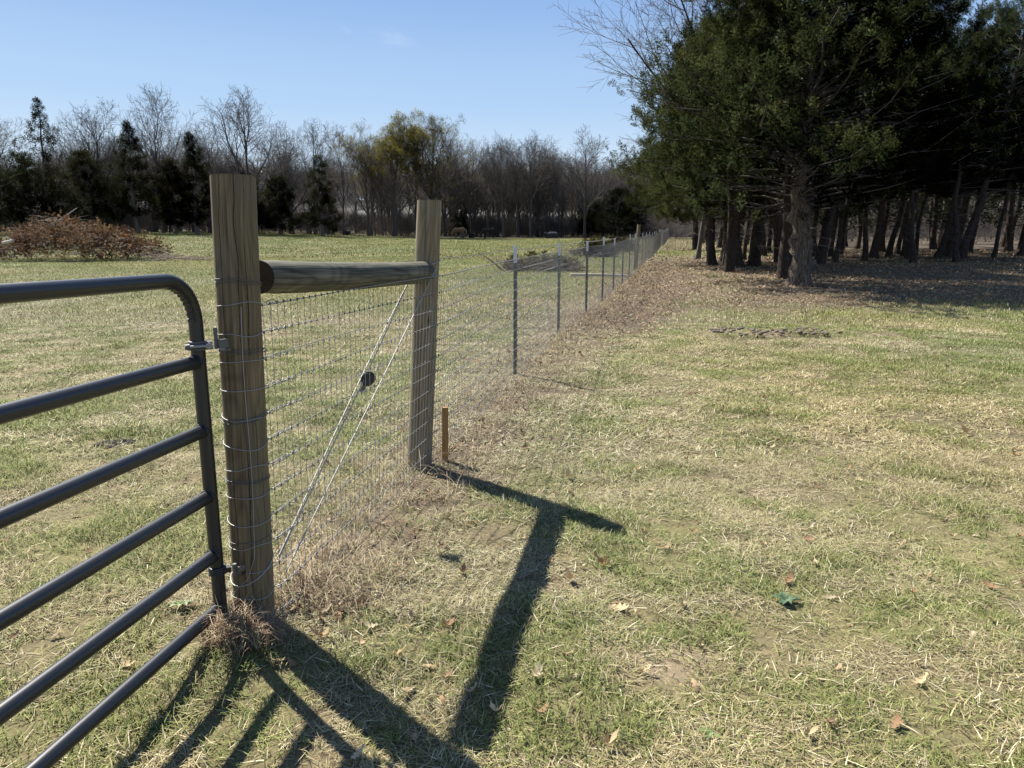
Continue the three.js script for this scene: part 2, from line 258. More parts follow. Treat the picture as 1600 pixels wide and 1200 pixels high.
{ // the tightened pair of brace wires, high on the brace post and low on the corner post
  const g = thing('brace_wire', 'bright diagonal brace wires with a dark ratchet between the two posts', 'brace wire', [0, 0, 0]);
  const hi = V(BRACE.x + 0.075, 1.33, BRACE.z + 0.09), lo = V(CORNER.x + 0.085, 0.20, CORNER.z - 0.02);
  const strand = (name, a, b, r, mid) => { const p = []; for (let k = 0; k <= 20; k++) { const t = k / 20; p.push(a.clone().lerp(b, t).add(V(0, -0.006 * Math.sin(Math.PI * t), 0)).addScaledVector(mid, Math.sin(Math.PI * t))); } return part(name, new GB().tube(p, r, 6).build(), steel, g); };
  const z0 = V(0, 0, 0);
  strand('wire', hi.clone().add(V(-0.07, -0.06, 0.02)), lo.clone().add(V(0.01, 0.06, -0.04)), 0.0026, V(-0.008, 0.012, 0)); strand('wire', hi.clone().add(V(-0.07, -0.06, 0.02)), lo.clone().add(V(0.01, 0.05, -0.03)), 0.0026, V(0.004, 0, 0));
  strand('wire', hi.clone().add(V(0.09, 0.0, 0.0)), lo.clone().add(V(0.04, 0.0, -0.02)), 0.0028, z0); 
  // loops of the wire round both posts
  const loop = (c, y, r, tilt) => { const p = []; for (let k = 0; k <= 26; k++) { const q = k / 26 * 2 * Math.PI; p.push(V(c.x + Math.cos(q) * r, y + tilt * Math.cos(q + 1), c.z + Math.sin(q) * r)); } part('wire_loop', new GB().tube(p, 0.0026, 6).build(), steel, g); };
  loop(V(BRACE.x + 0.092, 0, BRACE.z + 0.016), 1.345, 0.08, 0.02); loop(V(CORNER.x + cornerX(0.245), 0, CORNER.z), 0.245, 0.0805, 0.05);
  const c = hi.clone().add(V(-0.07, -0.06, 0.02)).lerp(lo.clone().add(V(0.01, 0.055, -0.035)), 0.46), rt = new THREE.Group(); rt.name = 'ratchet'; rt.position.copy(c).add(V(0.018, -0.02, 0)); g.add(rt);
  const dark = new THREE.MeshStandardMaterial({ color: new THREE.Color(0.045, 0.048, 0.05), roughness: 0.55, metalness: 0.5 });
  const sp = new THREE.CylinderGeometry(0.02, 0.02, 0.045, 18); sp.rotateX(Math.PI / 2); part('spool', sp, dark, rt);
  for (const s of [-1, 1]) { const w = new THREE.CylinderGeometry(0.034, 0.034, 0.004, 14); w.rotateX(Math.PI / 2); w.translate(0, 0, s * 0.025); part('toothed_wheel', w, dark, rt); }
  const pl = new THREE.BoxGeometry(0.02, 0.075, 0.042); pl.rotateZ(-0.5); pl.translate(-0.018, -0.032, 0); part('bracket', pl, dullSteel, rt);
}
{ // short stake behind the brace post
  const x = -0.455, z = -4.72, g = thing('wooden_stake', 'short square yellow-brown wooden stake in the grass by the brace post', 'stake', [x, land(x, z), z]);
  const s = new THREE.Shape([[-0.018, -0.012], [0.018, -0.012], [0.018, 0.012], [-0.018, 0.012]].map((p) => new THREE.Vector2(...p)));
  const e = new THREE.ExtrudeGeometry(s, { depth: 0.41, bevelEnabled: true, bevelSize: 0.0015, bevelThickness: 0.004, bevelSegments: 1 }); e.rotateX(-Math.PI / 2); e.translate(0, -0.04, 0); e.rotateZ(-0.02);
  part('stake_body', e, new THREE.MeshStandardMaterial({ roughness: 0.85, map: (() => { const t = woodTex(61, [176, 134, 78], [138, 100, 56], [164, 130, 84]); t.repeat.set(6, 2); return t; })() }), g);
}

// ---------------------------------------------------------------- gate of round tubes
{
  const paint = new THREE.MeshPhysicalMaterial({ color: new THREE.Color(0.014, 0.016, 0.019), roughness: 0.36, metalness: 0.0, clearcoat: 0.25, clearcoatRoughness: 0.35, bumpMap: dataTex(128, 128, (u, v) => { const k = 128 + 40 * (tnoise(u, v, 32, 32, 5) - 0.5); return [k, k, k]; }, false), bumpScale: 0.0006 });
  const base = V(-1.105, land(-1.105, -2.52), -2.52), g = thing('tube_gate', 'dark grey painted tubular metal gate hinged to the corner post', 'gate', base.toArray());
  const dir = V(-0.160, 0.012, 1).normalize(), r = 0.0245, L = 3.6, at = (s, y) => V(dir.x * s, y + dir.y * s, dir.z * s);
  const frame = [], top = 1.335, R = 0.15, low = 0.055;
  frame.push(at(0, low), at(0, 0.3), at(0, 0.6), at(0, 0.9), at(0, top - R));
  for (let k = 1; k <= 10; k++) { const q = k / 10 * Math.PI / 2; frame.push(at(R - R * Math.cos(q), top - R + R * Math.sin(q))); }
  for (let s = 0.4; s < L - R; s += 0.4) frame.push(at(s, top));
  for (let k = 0; k <= 10; k++) { const q = k / 10 * Math.PI / 2; frame.push(at(L - R + R * Math.sin(q), top - R + R * Math.cos(q))); }
  frame.push(at(L, 0.6), at(L, low));
  // the inner side of the bend is crimped
  part('frame', new GB().tube(frame, r, 20, [1, 1, 1], true).build(), paint, g);
  const crimp = new GB();
  for (let k = 1; k <= 10; k++) { const q = (k - 0.5) / 10 * Math.PI / 2, c = at(R - (R - r * 0.86) * Math.cos(q), top - R + (R - r * 0.86) * Math.sin(q)); crimp.tube([c.clone().add(V(-0.013, 0, -0.002)), c.clone().add(V(0.013, 0, 0.002))], 0.006, 8, [1, 1, 1], true); }
  part('crimped_bend', crimp.build(), paint, g, 'stuff');
  [1.048, 0.797, 0.550, 0.319, 0.105].forEach((y) => { const p = [at(0.012, y), at(0.9, y), at(1.8, y), at(L - 0.012, y)]; part('rail', new GB().tube(p, r * 0.97, 18).build(), paint, g); const w = []; for (let q = 0; q <= 18; q++) { const a = q / 18 * 6.2832; w.push(at(0.021 + 0.006 * Math.abs(Math.cos(a)), y).add(V(Math.cos(a) * 0.0245, Math.sin(a) * 0.0245, 0))); } part('weld_bead', new GB().tube(w, 0.0036, 6, [1, 1, 1], false, (t, a) => 0.8 + 0.5 * noise(t * 30, 2)).build(), paint, g); });
  for (const s of [1.55, 2.6]) part('upright', new GB().tube([at(s, low + 0.05), at(s, 0.7), at(s, top)], r * 0.7, 14).build(), paint, g);
  // hinge: clamp and bolt on the tube, pin and strap on the post
  const hinge = (y, big) => {
    const h = new THREE.Group(); h.name = 'hinge'; h.position.copy(at(0, y)); h.rotation.y = 0.5; g.add(h);
    const band = new GB(), p = []; for (let k = 0; k <= 20; k++) { const q = k / 20 * 2 * Math.PI; p.push(V(Math.cos(q) * 0.027, 0, Math.sin(q) * 0.027)); }
    for (const o of [-0.012, -0.004, 0.004, 0.012]) band.tube(p.map((v) => v.clone().add(V(0, o, 0))), 0.005, 6);
    part('clamp', band.build(), big ? dullSteel : paint, h);
    const ear = new THREE.BoxGeometry(0.026, big ? 0.028 : 0.02, 0.02); ear.translate(0.034, 0, 0.012); part('clamp_ear', ear, big ? dullSteel : paint, h);
    if (big) {
      const bolt = new THREE.CylinderGeometry(0.005, 0.005, 0.085, 10); bolt.rotateZ(Math.PI / 2); bolt.translate(-0.002, 0, 0.033); part('bolt', bolt, steel, h);
      const nut = new THREE.CylinderGeometry(0.012, 0.012, 0.011, 6); nut.rotateX(Math.PI / 2); nut.translate(0.034, 0, 0.031); part('nut', nut, steel, h);
      const tip = new THREE.CylinderGeometry(0.010, 0.012, 0.014, 6); tip.rotateZ(Math.PI / 2); tip.translate(-0.036, 0, 0.033); part('nut', tip, dullSteel, h);
    }
    const pin = new THREE.CylinderGeometry(0.007, 0.007, big ? 0.075 : 0.05, 10); pin.translate(0.058, big ? 0.026 : 0, 0.032); part('hinge_pin', pin, dullSteel, h);
    const strap = new THREE.BoxGeometry(big ? 0.036 : 0.028, big ? 0.032 : 0.02, 0.006); strap.rotateY(0.5); strap.translate(0.08, 0.006, 0.041); part('hinge_plate', strap, dullSteel, h);
    const foot = new THREE.BoxGeometry(big ? 0.042 : 0.02, 0.006, 0.012); foot.rotateY(0.4); foot.translate(0.083, -0.016, 0.044); part('hinge_plate', foot, big ? dullSteel : paint, h);
  };
  hinge(1.105, true); hinge(0.255, false);
}

// ---------------------------------------------------------------- woven wire fence
const fp = (d, off) => { const x = fenceX(d), t = fenceX(d + 0.4) - fenceX(d - 0.4), l = Math.hypot(t, 0.8); return V(x + off * 0.8 / l, 0, -(d - off * t / l)); };
const sway = (d) => 0.028 * Math.sin(d * 0.55 + 1) * ss(10, 30, d) + 0.09 * Math.sin(d * 0.21 + 2) * ss(22, 45, d);
{
  const g = thing('woven_wire_fence', 'galvanised woven wire mesh fence running from corner post to distant woods', 'wire fence', [0, 0, 0]);
  const OFF = 0.09, START = 2.66, ENDD = 96.4, r = rng(5);
  const wireY = (k) => 0.03 + k * 0.1015, N = 13;
  const tilt = (d, y) => (y / 1.7) * (0.118 * Math.exp(-(((d - 4.6) / 1.0) ** 2))) + 0.006 * Math.exp(-(((d - 4.6) / 0.5) ** 2));
  const groundY = (d) => { const p = fp(d, OFF); return rise(p.x, -p.z) + sway(d); };
  for (let k = 0; k < N; k++) {
    const p = []; let d = START;
    while (d <= ENDD) { const q = fp(d, OFF); q.x += tilt(d, wireY(k)); q.y = groundY(d) + wireY(k) + (d < 12 ? 0.004 * Math.sin(d * 62.8 + k) : 0) + 0.007 * Math.sin(d * 1.9 + k * 2.1) * (k === N - 1 ? 0.5 : 1); p.push(q); d += d < 8 ? 0.1 : d < 30 ? 0.3 : 0.8; }
    part('horizontal_wire', new GB().tube(p, k === 0 || k === N - 1 ? 0.0021 : 0.0018, 5).build(), steel, g);
  }
  const far = new GB(), knots = new GB(); let n = 0;
  for (let d = START + 0.02; d < ENDD; d += 0.0508) {
    const q = fp(d, OFF), y = groundY(d), w = 0.0035 * (noise(d * 9, 3) - 0.5), a = V(q.x + w + tilt(d, wireY(0)), y + wireY(0), q.z), b = V(q.x - w + tilt(d, wireY(N - 1)), y + wireY(N - 1), q.z), mid = V(q.x + tilt(d, 0.66) + 0.004 * (r() - 0.5), y + 0.66, q.z + 0.004 * (r() - 0.5));
    if (n++ < 200) part('vertical_wire', new GB().tube([a, mid, b], 0.0012, 4).build(), steel, g);
    else far.tube([a, b], 0.0012, 3);
    if (d < 10) for (let k = 0; k < N; k++) { const yy = y + wireY(k), kx = q.x + tilt(d, wireY(k)); knots.tube([V(kx + 0.001, yy - 0.004, q.z + 0.005), V(kx - 0.001, yy + 0.004, q.z - 0.005)], 0.0034, 4, [1, 1, 1], true); }
  }
  part('vertical_wire_far', far.build(), steel, g, 'stuff'); part('knots', knots.build(), dullSteel, g, 'stuff');
  // the mesh ends are wrapped round the corner post and twisted back on themselves
  for (let k = 0; k < N; k++) {
    const p = [], sagA = (r() - 0.5) * 0.045, sagB = (r() - 0.5) * 0.03, y0 = CORNER.y + wireY(k);
    for (let s = 0; s <= 30; s++) { const q = -0.55 + s / 30 * (2 * Math.PI + 0.2), t = s / 30; p.push(V(CORNER.x + cornerX(wireY(k)) + Math.cos(q) * 0.0792, y0 + sagA * Math.sin(q * 1 + 0.6) * 0.6 + sagB * Math.max(0, Math.sin(q * 2)), CORNER.z + Math.sin(q) * 0.0792)); }
    p.push(V(CORNER.x + 0.105, y0 + 0.004, CORNER.z - 0.05), V(CORNER.x + 0.125, y0 + 0.012, CORNER.z - 0.10), V(CORNER.x + 0.12, y0 - 0.008, CORNER.z - 0.16));
    part('wrapped_wire', new GB().tube(p, 0.0017, 5).build(), steel, g);
    const tw = []; for (let s = 0; s <= 24; s++) { const t = s / 24, q = fp(2.70 + t * 0.16, OFF); tw.push(V(q.x + tilt(2.7 + t * 0.16, wireY(k)) + 0.005 * Math.cos(t * 26), y0 + 0.005 * Math.sin(t * 26), q.z)); }
    part('twisted_end', new GB().tube(tw, 0.0016, 4).build(), steel, g);
  }
  { const p = []; for (let s = 0; s <= 24; s++) { const t = s / 24, q = 1.15 - 0.1 * t + 0.05 * Math.sin(t * 7); p.push(V(CORNER.x + cornerX(lerp(1.248, 0.30, t)) + Math.cos(q) * 0.081, CORNER.y + lerp(1.248, 0.30, t), CORNER.z + Math.sin(q) * 0.081)); } p.push(V(CORNER.x + 0.02, CORNER.y + 0.22, CORNER.z + 0.082), V(CORNER.x - 0.045, CORNER.y + 0.155, CORNER.z + 0.072)); part('end_wire', new GB().tube(p, 0.0016, 5).build(), steel, g); }
}
{ // barbed strands: a wrap round the post and one run just above the mesh
  const g = thing('barbed_wire', 'single barbed wire strand strung just above the woven mesh', 'barbed wire', [0, 0, 0]), p = [], barbs = new GB(), OFF = -0.05;
  for (let d = 4.55; d <= 60; d += d < 20 ? 0.2 : 0.6) { const q = fp(d, OFF); q.y = rise(q.x, -q.z) + sway(d) + 1.335 - 0.012 * Math.sin((d - 4.6) / 3 * Math.PI) ** 2; p.push(q); }
  part('strand', new GB().tube(p, 0.0019, 5).build(), dullSteel, g);
  for (let d = 4.7; d < 20; d += 0.12) { const q = fp(d, OFF), y = rise(q.x, -q.z) + sway(d) + 1.332 - 0.012 * Math.sin((d - 4.6) / 3 * Math.PI) ** 2; barbs.tube([V(q.x - 0.012, y - 0.01, q.z), V(q.x + 0.012, y + 0.012, q.z)], 0.0016, 4); barbs.tube([V(q.x + 0.01, y - 0.01, q.z + 0.006), V(q.x - 0.01, y + 0.012, q.z - 0.006)], 0.0016, 4); }
  part('barbs', barbs.build(), dullSteel, g, 'stuff');
  const w = thing('wire_tie', 'doubled dark wire ties twisted round the timber corner post', 'wire tie', CORNER.toArray());
  for (const [y, tilt, rr] of [[1.335, 0.012, 0.0865], [1.325, 0.01, 0.087], [1.09, 0.003, 0.0865], [1.078, 0.004, 0.087], [0.845, -0.008, 0.0865], [0.833, -0.01, 0.087], [0.60, 0.004, 0.0865], [0.592, 0.002, 0.087], [0.365, -0.006, 0.0865]]) {
    const q = []; for (let s = 0; s <= 28; s++) { const a = s / 28 * 2 * Math.PI; q.push(V(cornerX(y) + Math.cos(a) * (rr - 0.007), y + tilt * Math.cos(a - 2) + 0.002 * Math.sin(a * 5), Math.sin(a) * (rr - 0.007))); }
    part('tie_loop', new GB().tube(q, 0.0016, 5).build(), dullSteel, w);
  }
  for (const [y, a] of [[1.33, 2.3], [1.33, 0.9], [0.84, 2.0], [0.6, 1.2], [1.085, 0.8]]) { const c = V(cornerX(y) + Math.cos(a) * 0.082, y, Math.sin(a) * 0.082); part('barb', new GB().tube([c.clone().add(V(-0.004, -0.014, 0)), c, c.clone().add(V(0.005, 0.016, 0.006))], 0.0015, 4).build(), dullSteel, w); }
}
// steel T-posts with white tips
{
  const green = new THREE.MeshStandardMaterial({ color: new THREE.Color(0.022, 0.038, 0.030), roughness: 0.6, metalness: 0.1 }), white = new THREE.MeshStandardMaterial({ color: new THREE.Color(0.58, 0.59, 0.62), roughness: 0.55 });
  const prof = new THREE.Shape([[-0.021, 0], [0.021, 0], [0.021, 0.005], [0.003, 0.007], [0.003, 0.036], [-0.003, 0.036], [-0.003, 0.007], [-0.021, 0.005]].map((q) => new THREE.Vector2(...q)));
  const seg = (h, y) => { const e = new THREE.ExtrudeGeometry(prof, { depth: h, bevelEnabled: false }); e.rotateX(-Math.PI / 2); e.translate(0, y, 0); return e; };
  const studs = []; for (let y = 0.1; y < 1.2; y += 0.054) { const s = new THREE.BoxGeometry(0.014, 0.016, 0.008); s.translate(0, y, 0.004); studs.push(s); }
  const stemG = seg(1.24, -0.06), tipG = seg(0.185, 1.182), studG = mergeGeometries(studs), clipG = new GB().tube([V(-0.024, 0, -0.006), V(-0.022, 0.003, 0.006), V(0, 0.004, 0.011), V(0.022, 0.003, 0.006), V(0.024, 0, -0.006)], 0.0018, 5).build();
  const order = ['first', 'second', 'third', 'fourth', 'fifth', 'sixth', 'seventh', 'eighth'];
  let k = 0; const r = rng(8);
  for (const [x, d] of FENCE.slice(3)) {
    if (Math.abs(d - 28.5) < 0.1) continue;
    const q = fp(d, 0.03), t = Math.atan2(fenceX(d + 1) - fenceX(d - 1), 2);
    const g = thing('steel_fence_post', k < 8 ? `white tipped dark green steel fence post, ${order[k]} beyond the timber brace post` : 'distant white tipped steel fence post in the far part of the wire fence', 'fence post', [q.x, rise(q.x, -q.z) + sway(d) * 0.6, q.z], 'steel posts along the wire fence');
    g.rotation.set((r() - 0.5) * 0.03, Math.PI / 2 - t + (r() - 0.5) * 0.1, (r() - 0.5) * 0.03 - (k > 0 ? 0.01 : 0)); g.scale.y = 0.98 + r() * 0.05;
    part('stem', stemG, green, g); part('white_tip', tipG, k === 5 || k === 14 ? green : white, g);
    if (k < 6) { part('studs', studG, green, g, 'stuff'); for (const y of [0.25, 0.62, 0.98]) { const c = part('wire_clip', clipG, steel, g); c.position.y = y; } }
    k++;
  }
  const wx = fp(28.5, -0.06), wp = roundPost(thing('wooden_post', 'slim leaning timber post standing in the far wire fence', 'post', [wx.x, rise(wx.x, 28.5), wx.z], 'round timber fence posts'), bracePostWood, 1.72, 0.075, 0.07, 3, [0.09, 0]);
  const ex = fp(96.6, 0), ep = roundPost(thing('wooden_post', 'timber end post with pale cap where the wire fence stops', 'post', [ex.x, rise(ex.x, 96.6), ex.z], 'round timber fence posts'), bracePostWood, 1.6, 0.1, 0.1, 5);
}

// ---------------------------------------------------------------- bare broad-leaved trees
const BARK = [0.082, 0.071, 0.061];
function bareTree(seed, o) { // returns { wood, twigs }: a bole with limbs, and the fine branching
  const r = rng(seed), wood = new GB(), twigs = new GB(), tips = [], { height: H, bole = 0.28, spread = 0.6, kids = [9, 7, 5, 4], sides = [8, 5, 4, 3, 3], thick = 0.02, droop = 0, gnarl = 0.22, ratio = [0.62, 0.5, 0.5, 0.5], c = BARK, minR = 0.013 } = o;
  const grow = (p, dir, len, rad, lv) => {
    const n = lv === 0 ? 9 : lv < 3 ? 5 : 3, pts = [p.clone()], rr = [rad], d = dir.clone(), at = [];
    for (let k = 1; k <= n; k++) {
      d.x += (r() - 0.5) * gnarl * (lv ? 1.6 : 0.5); d.z += (r() - 0.5) * gnarl * (lv ? 1.6 : 0.5); d.y += (lv && lv < 3 ? 0.1 : 0.02) - droop * (lv > 1 ? 0.1 : 0) + (r() - 0.5) * gnarl * 0.5; d.normalize();
      pts.push(pts[k - 1].clone().addScaledVector(d, len / n)); rr.push(Math.max(minR * 0.6, lerp(rad, lv === 0 ? rad * 0.22 : rad * 0.3, k / n))); at.push(d.clone());
    }
    if (lv === 0) { rr[0] *= 1.5; }
    (lv < 2 ? wood : twigs).tube(pts, rr, sides[lv], c);
    if (lv >= kids.length) { tips.push(pts[n]); return; }
    const m = kids[lv] + (r() < 0.5 ? 0 : 1);
    for (let k = 0; k < m; k++) {
      const t = lv === 0 ? lerp(bole, 0.98, (k + r() * 0.8) / m) : lerp(0.22, 1, (k + r() * 0.9) / m), f = t * n, i = Math.min(n - 1, Math.floor(f)), q = pts[i].clone().lerp(pts[i + 1], f - i), b = at[Math.max(0, i - 1)];
      const az = k * 2.4 + r() * 1.2, side = V(Math.cos(az), 0, Math.sin(az)); side.addScaledVector(b, -side.dot(b)).normalize();
      const open = (lv === 0 ? spread * lerp(1.15, 0.55, t) : 0.5 + 0.45 * r()), nd = b.clone().multiplyScalar(Math.cos(open)).addScaledVector(side, Math.sin(open)).normalize();
      const L = lv === 0 ? H * ratio[0] * (1.12 - 0.72 * t) * (0.75 + 0.4 * r()) : len * ratio[Math.min(3, lv)] * (1.25 - 0.55 * t) * (0.75 + 0.5 * r());
      grow(q, nd, L, Math.max(minR, lerp(rr[i], rr[i + 1], f - i) * (lv === 0 ? 0.62 : 0.6)), lv + 1);
    }
  };
  grow(V(0, -0.15, 0), V((r() - 0.5) * 0.1, 1, (r() - 0.5) * 0.1).normalize(), H * 0.80, H * thick, 0);
  return { wood: wood.build(), twigs: twigs.build(), tips };
}
const bareKinds = [
  bareTree(101, { height: 14, bole: 0.25, spread: 0.62, thick: 0.016 }),
  bareTree(102, { height: 14, bole: 0.34, spread: 0.42, thick: 0.014, kids: [10, 6, 5, 4] }),
  bareTree(103, { height: 14, bole: 0.2, spread: 0.75, thick: 0.018, kids: [9, 8, 5, 4], gnarl: 0.26 }),
  bareTree(104, { height: 14, bole: 0.3, spread: 0.5, thick: 0.013, gnarl: 0.42, kids: [8, 7, 5, 4] }),
  bareTree(105, { height: 14, bole: 0.22, spread: 0.85, thick: 0.019, kids: [11, 8, 6, 4], ratio: [0.58, 0.52, 0.5, 0.5] }),
];
const bareHeights = bareKinds.map((k) => { k.twigs.computeBoundingBox(); return k.twigs.boundingBox.max.y; });
function placeBare(kind, x, d, h, turn, label, group, wide = 1) {
  const g = thing('bare_tree', label, 'tree', [x, rise(x, d) - 0.05, -d], group), s = h / bareHeights[kind]; g.rotation.y = turn; g.scale.set(s * wide, s, s * wide);
  part('trunk', bareKinds[kind].wood, twigMat, g); part('crown', bareKinds[kind].twigs, twigMat, g, 'stuff'); return g;
}

// ---------------------------------------------------------------- cedars
function sprayShape(seed, leaflets, size, w) { // a feathery spray: an axis, side twigs, and scale-leaf sprigs along each
  const r = rng(seed), b = new GB(), side = Math.max(5, Math.round(leaflets / 24)), per = Math.round(leaflets / side), bend = (r() - 0.5) * 0.5;
  for (let t = 0; t < side; t++) {
    const f = (t + r()) / side, az = t * 2.4 + r(), p = V(bend * f * f * size * 0.5, f * size * 0.85, 0), L = size * (0.5 - 0.3 * f) * (0.7 + 0.5 * r()), dir = V(Math.cos(az) * 0.8, 0.55 + 0.25 * r(), Math.sin(az) * 0.8).normalize();
    for (let k = 0; k < per; k++) {
      const u = (k + r()) / per, a = p.clone().addScaledVector(dir, L * u).add(V(0, -0.18 * L * u * u, 0)), o = dir.clone().add(V((r() - 0.5) * 1.5, (r() - 0.45) * 1.2, (r() - 0.5) * 1.5)).normalize(), l = (0.04 + 0.05 * r()) * (0.6 + 0.8 * size), sd = V(r() - 0.5, r() - 0.5, r() - 0.5).cross(o).normalize(), v = 0.6 + 0.6 * r(), tip = u > 0.7 && r() < 0.5 ? 1 : 0, brown = r() < 0.05;
      b.diamond(a, a.clone().addScaledVector(o, l), sd, w * (0.7 + 0.6 * r()), brown ? [v * 2.2, v * 1.3, v * 1.1] : [v * (1 + 0.35 * tip), v * (1 + 0.22 * tip), v * (1 - 0.05 * tip)]);
    }
  }
  return b.build();
}
const sprays = [sprayShape(1, 330, 0.5, 0.0062), sprayShape(2, 320, 0.44, 0.0062), sprayShape(3, 350, 0.62, 0.0062), sprayShape(6, 310, 0.54, 0.0062)];
const farSprays = [sprayShape(4, 110, 0.72, 0.017), sprayShape(5, 110, 0.64, 0.017)];
function cedar(name, label, group, x, d, o) {
  const { height = 10, base = 2.5, radius = 3.2, girth = 0.17, lean = [0, 0], n = 60, per = 60, seed = 1, tint = [0.145, 0.192, 0.085], far = false, shape = 0.75, fork = 0, dead = 26, knobs = 0, cl = [0.16, 0.13, 0.11] } = o, r = rng(seed * 7919 + 13);
  const g = thing(name, label, 'tree', [x, land(x, -d) - 0.02, -d], group), trunk = new GB(), limbs = new GB(), sets = (far ? farSprays : sprays).map(() => new Copies());
  const axis = (t) => V(lean[0] * t + 0.13 * Math.sin(t * 7 + seed * 2.3) + 0.05 * Math.sin(t * 23 + seed * 5), t * height, lean[1] * t + 0.1 * Math.cos(t * 4 + seed) * girth * 4);
  const pts = [], rr = []; const q0 = axis(0);
  const NS = knobs ? 90 : 22; for (let k = 0; k <= NS; k++) { const t = Math.pow(k / NS, knobs ? 1.7 : 1) * 0.93; const p = axis(t).sub(q0); p.y -= 0.1 * (1 - t); pts.push(p); rr.push(girth * (1 - 0.9 * t) * (1 + 0.55 * Math.exp(-t * height / 0.35)) + 0.012); }
  const flutes = 4 + Math.floor(r() * 4), ph = r() * 6, lumps = []; for (let k = 0; knobs && k < 34; k++) lumps.push([Math.pow(r(), 1.5) * 2.3, r() * 6.28, (0.3 + 0.5 * r()) * knobs, 0.06 + 0.12 * r(), 0.22 + 0.3 * r()]);
  const burl = (a, len) => { let v = 0; for (const [l0, a0, am, wl, wa] of lumps) { const da = Math.atan2(Math.sin(a - a0), Math.cos(a - a0)); v += am * Math.exp(-(((len - l0) / wl) ** 2) - (da / wa) ** 2); } return v; };
  trunk.tube(pts, rr, far ? 6 : knobs ? 40 : 22, cl, false, far ? null : (t, a, len) => 1 + 0.10 * Math.sin(a * flutes + ph + t * 9) * Math.exp(-t * 5) + 0.10 * (noise(a * 1.8 + seed, len * 2.2) - 0.5) + burl(a, len));
  for (let f = 0; f < fork; f++) { const z = axis(0.08).sub(q0), p2 = [], r2 = []; for (let k = 0; k <= 12; k++) { const t = k / 12; p2.push(V(z.x + (0.5 + f * 0.4) * t * (f % 2 ? -1 : 1), z.y + t * height * 0.62, z.z + 0.3 * t)); r2.push(girth * 0.68 * (1 - 0.85 * t) + 0.01); } trunk.tube(p2, r2, 14, cl); }
  part('trunk', trunk.build(), far ? twigMat : barkMat, g);
  const NL = far ? n : Math.round(n * 1.45); for (let k = 0; k < NL; k++) {
    const t0 = (k + r()) / NL, h = lerp(base, height * 0.97, Math.pow(t0, 0.9)), rel = (h - base) / (height - base), az = k * 2.4 + r() * 1.4, prof = Math.pow(Math.max(0.03, 1 - rel), shape) * ss(-0.28, 0.16, rel) , L = Math.max(far ? 0.18 : 0.35, radius * prof * (far ? 0.45 + 0.85 * r() : 0.72 + 0.5 * r())), up = lerp(0.12, 0.75, rel) + (r() - 0.5) * 0.3, dir = V(Math.cos(az) * Math.cos(up), Math.sin(up), Math.sin(az) * Math.cos(up)), p0 = axis(h / height).sub(q0);
    const q = [], w = []; for (let s = 0; s <= 5; s++) { const t = s / 5; q.push(p0.clone().addScaledVector(dir, L * t).add(V(0, -0.2 * L * t * t + 0.16 * L * t * t * t, 0)).add(V((hash(s + k * 7, seed) - 0.5) * 0.16 * L * t, (hash(s + k * 5, seed + 3) - 0.5) * 0.08 * L * t, (hash(s + k * 3, seed + 9) - 0.5) * 0.16 * L * t))); w.push((0.010 + 0.007 * L) * (1 - 0.8 * t)); }
    limbs.tube(q, w, far ? 3 : 5, [0.06, 0.05, 0.043]);
    const m = Math.round(per * (far ? 0.8 : 0.50) * (0.35 + 0.65 * L / radius));
    for (let s = 0; s < m; s++) {
      const t = lerp(0.3, 1.04, Math.pow(r(), far ? 0.62 : 0.42)), f = Math.min(4.999, t * 5), i = Math.floor(f), wid = L * (far ? 0.2 : 0.17) * Math.sin(Math.PI * Math.min(0.92, t * 0.8 + 0.05)) + (far ? 0.08 : 0.12), c = q[i].clone().lerp(q[i + 1], f - i).add(V((r() - 0.5) * 2 * wid, (r() - 0.5) * 1.3 * wid, (r() - 0.5) * 2 * wid));
      const sc = (far ? 0.55 + 0.5 * (1 - rel) : lerp(1.05, 0.6, Math.max(0, t - 0.4) / 0.6)) * (0.65 + 0.75 * r()), j = Math.floor(r() * sets.length), v = 0.72 + 0.5 * r() + 0.25 * (noise(c.x * 1.1 + seed, c.y * 1.1 + c.z) - 0.5), y = noise(c.x * 0.7 + 9, c.y * 0.7 + c.z * 0.7 + seed);
      sets[j].add(pose(c.x, c.y, c.z, Math.atan2(dir.x, dir.z) + (r() - 0.5) * 2.2, sc, 0.55 + (r() - 0.5) * 1.5, (r() - 0.5) * 1.1), [tint[0] * v * (0.8 + 0.45 * y), tint[1] * v * (0.92 + 0.2 * y), tint[2] * v]);
    }
  }
  if (!far) for (let k = 0; k < dead; k++) { const h = lerp(0.9, base + 1.6, r()), az = r() * 6.28, L = 0.4 + r() * 1.3, p = axis(h / height).sub(q0), q = [p.clone()], dr = V(Math.cos(az), 0.1 + (r() - 0.4) * 0.6, Math.sin(az)).normalize(); for (let s = 1; s <= 4; s++) { dr.y += (r() - 0.5) * 0.35; dr.x += (r() - 0.5) * 0.3; q.push(q[s - 1].clone().addScaledVector(dr, L / 4)); } limbs.tube(q, [0.014, 0.011, 0.008, 0.006, 0.003], 4, [0.13, 0.115, 0.1]); for (let b = 1; b < 4; b++) { const e = q[b], a2 = r() * 6.28; limbs.tube([e, e.clone().add(V(Math.cos(a2) * 0.25, (r() - 0.4) * 0.25, Math.sin(a2) * 0.25)), e.clone().add(V(Math.cos(a2) * 0.42, (r() - 0.4) * 0.4, Math.sin(a2) * 0.38))], [0.006, 0.004, 0.002], 3, [0.13, 0.115, 0.1]); } }
  part('branches', limbs.build(), twigMat, g, 'stuff');
  const fo = new THREE.Group(); fo.name = 'foliage'; fo.userData.kind = 'stuff'; g.add(fo);
  sets.forEach((s, j) => s.build('needles', (far ? farSprays : sprays)[j], needleMat, fo));
  return g;
}
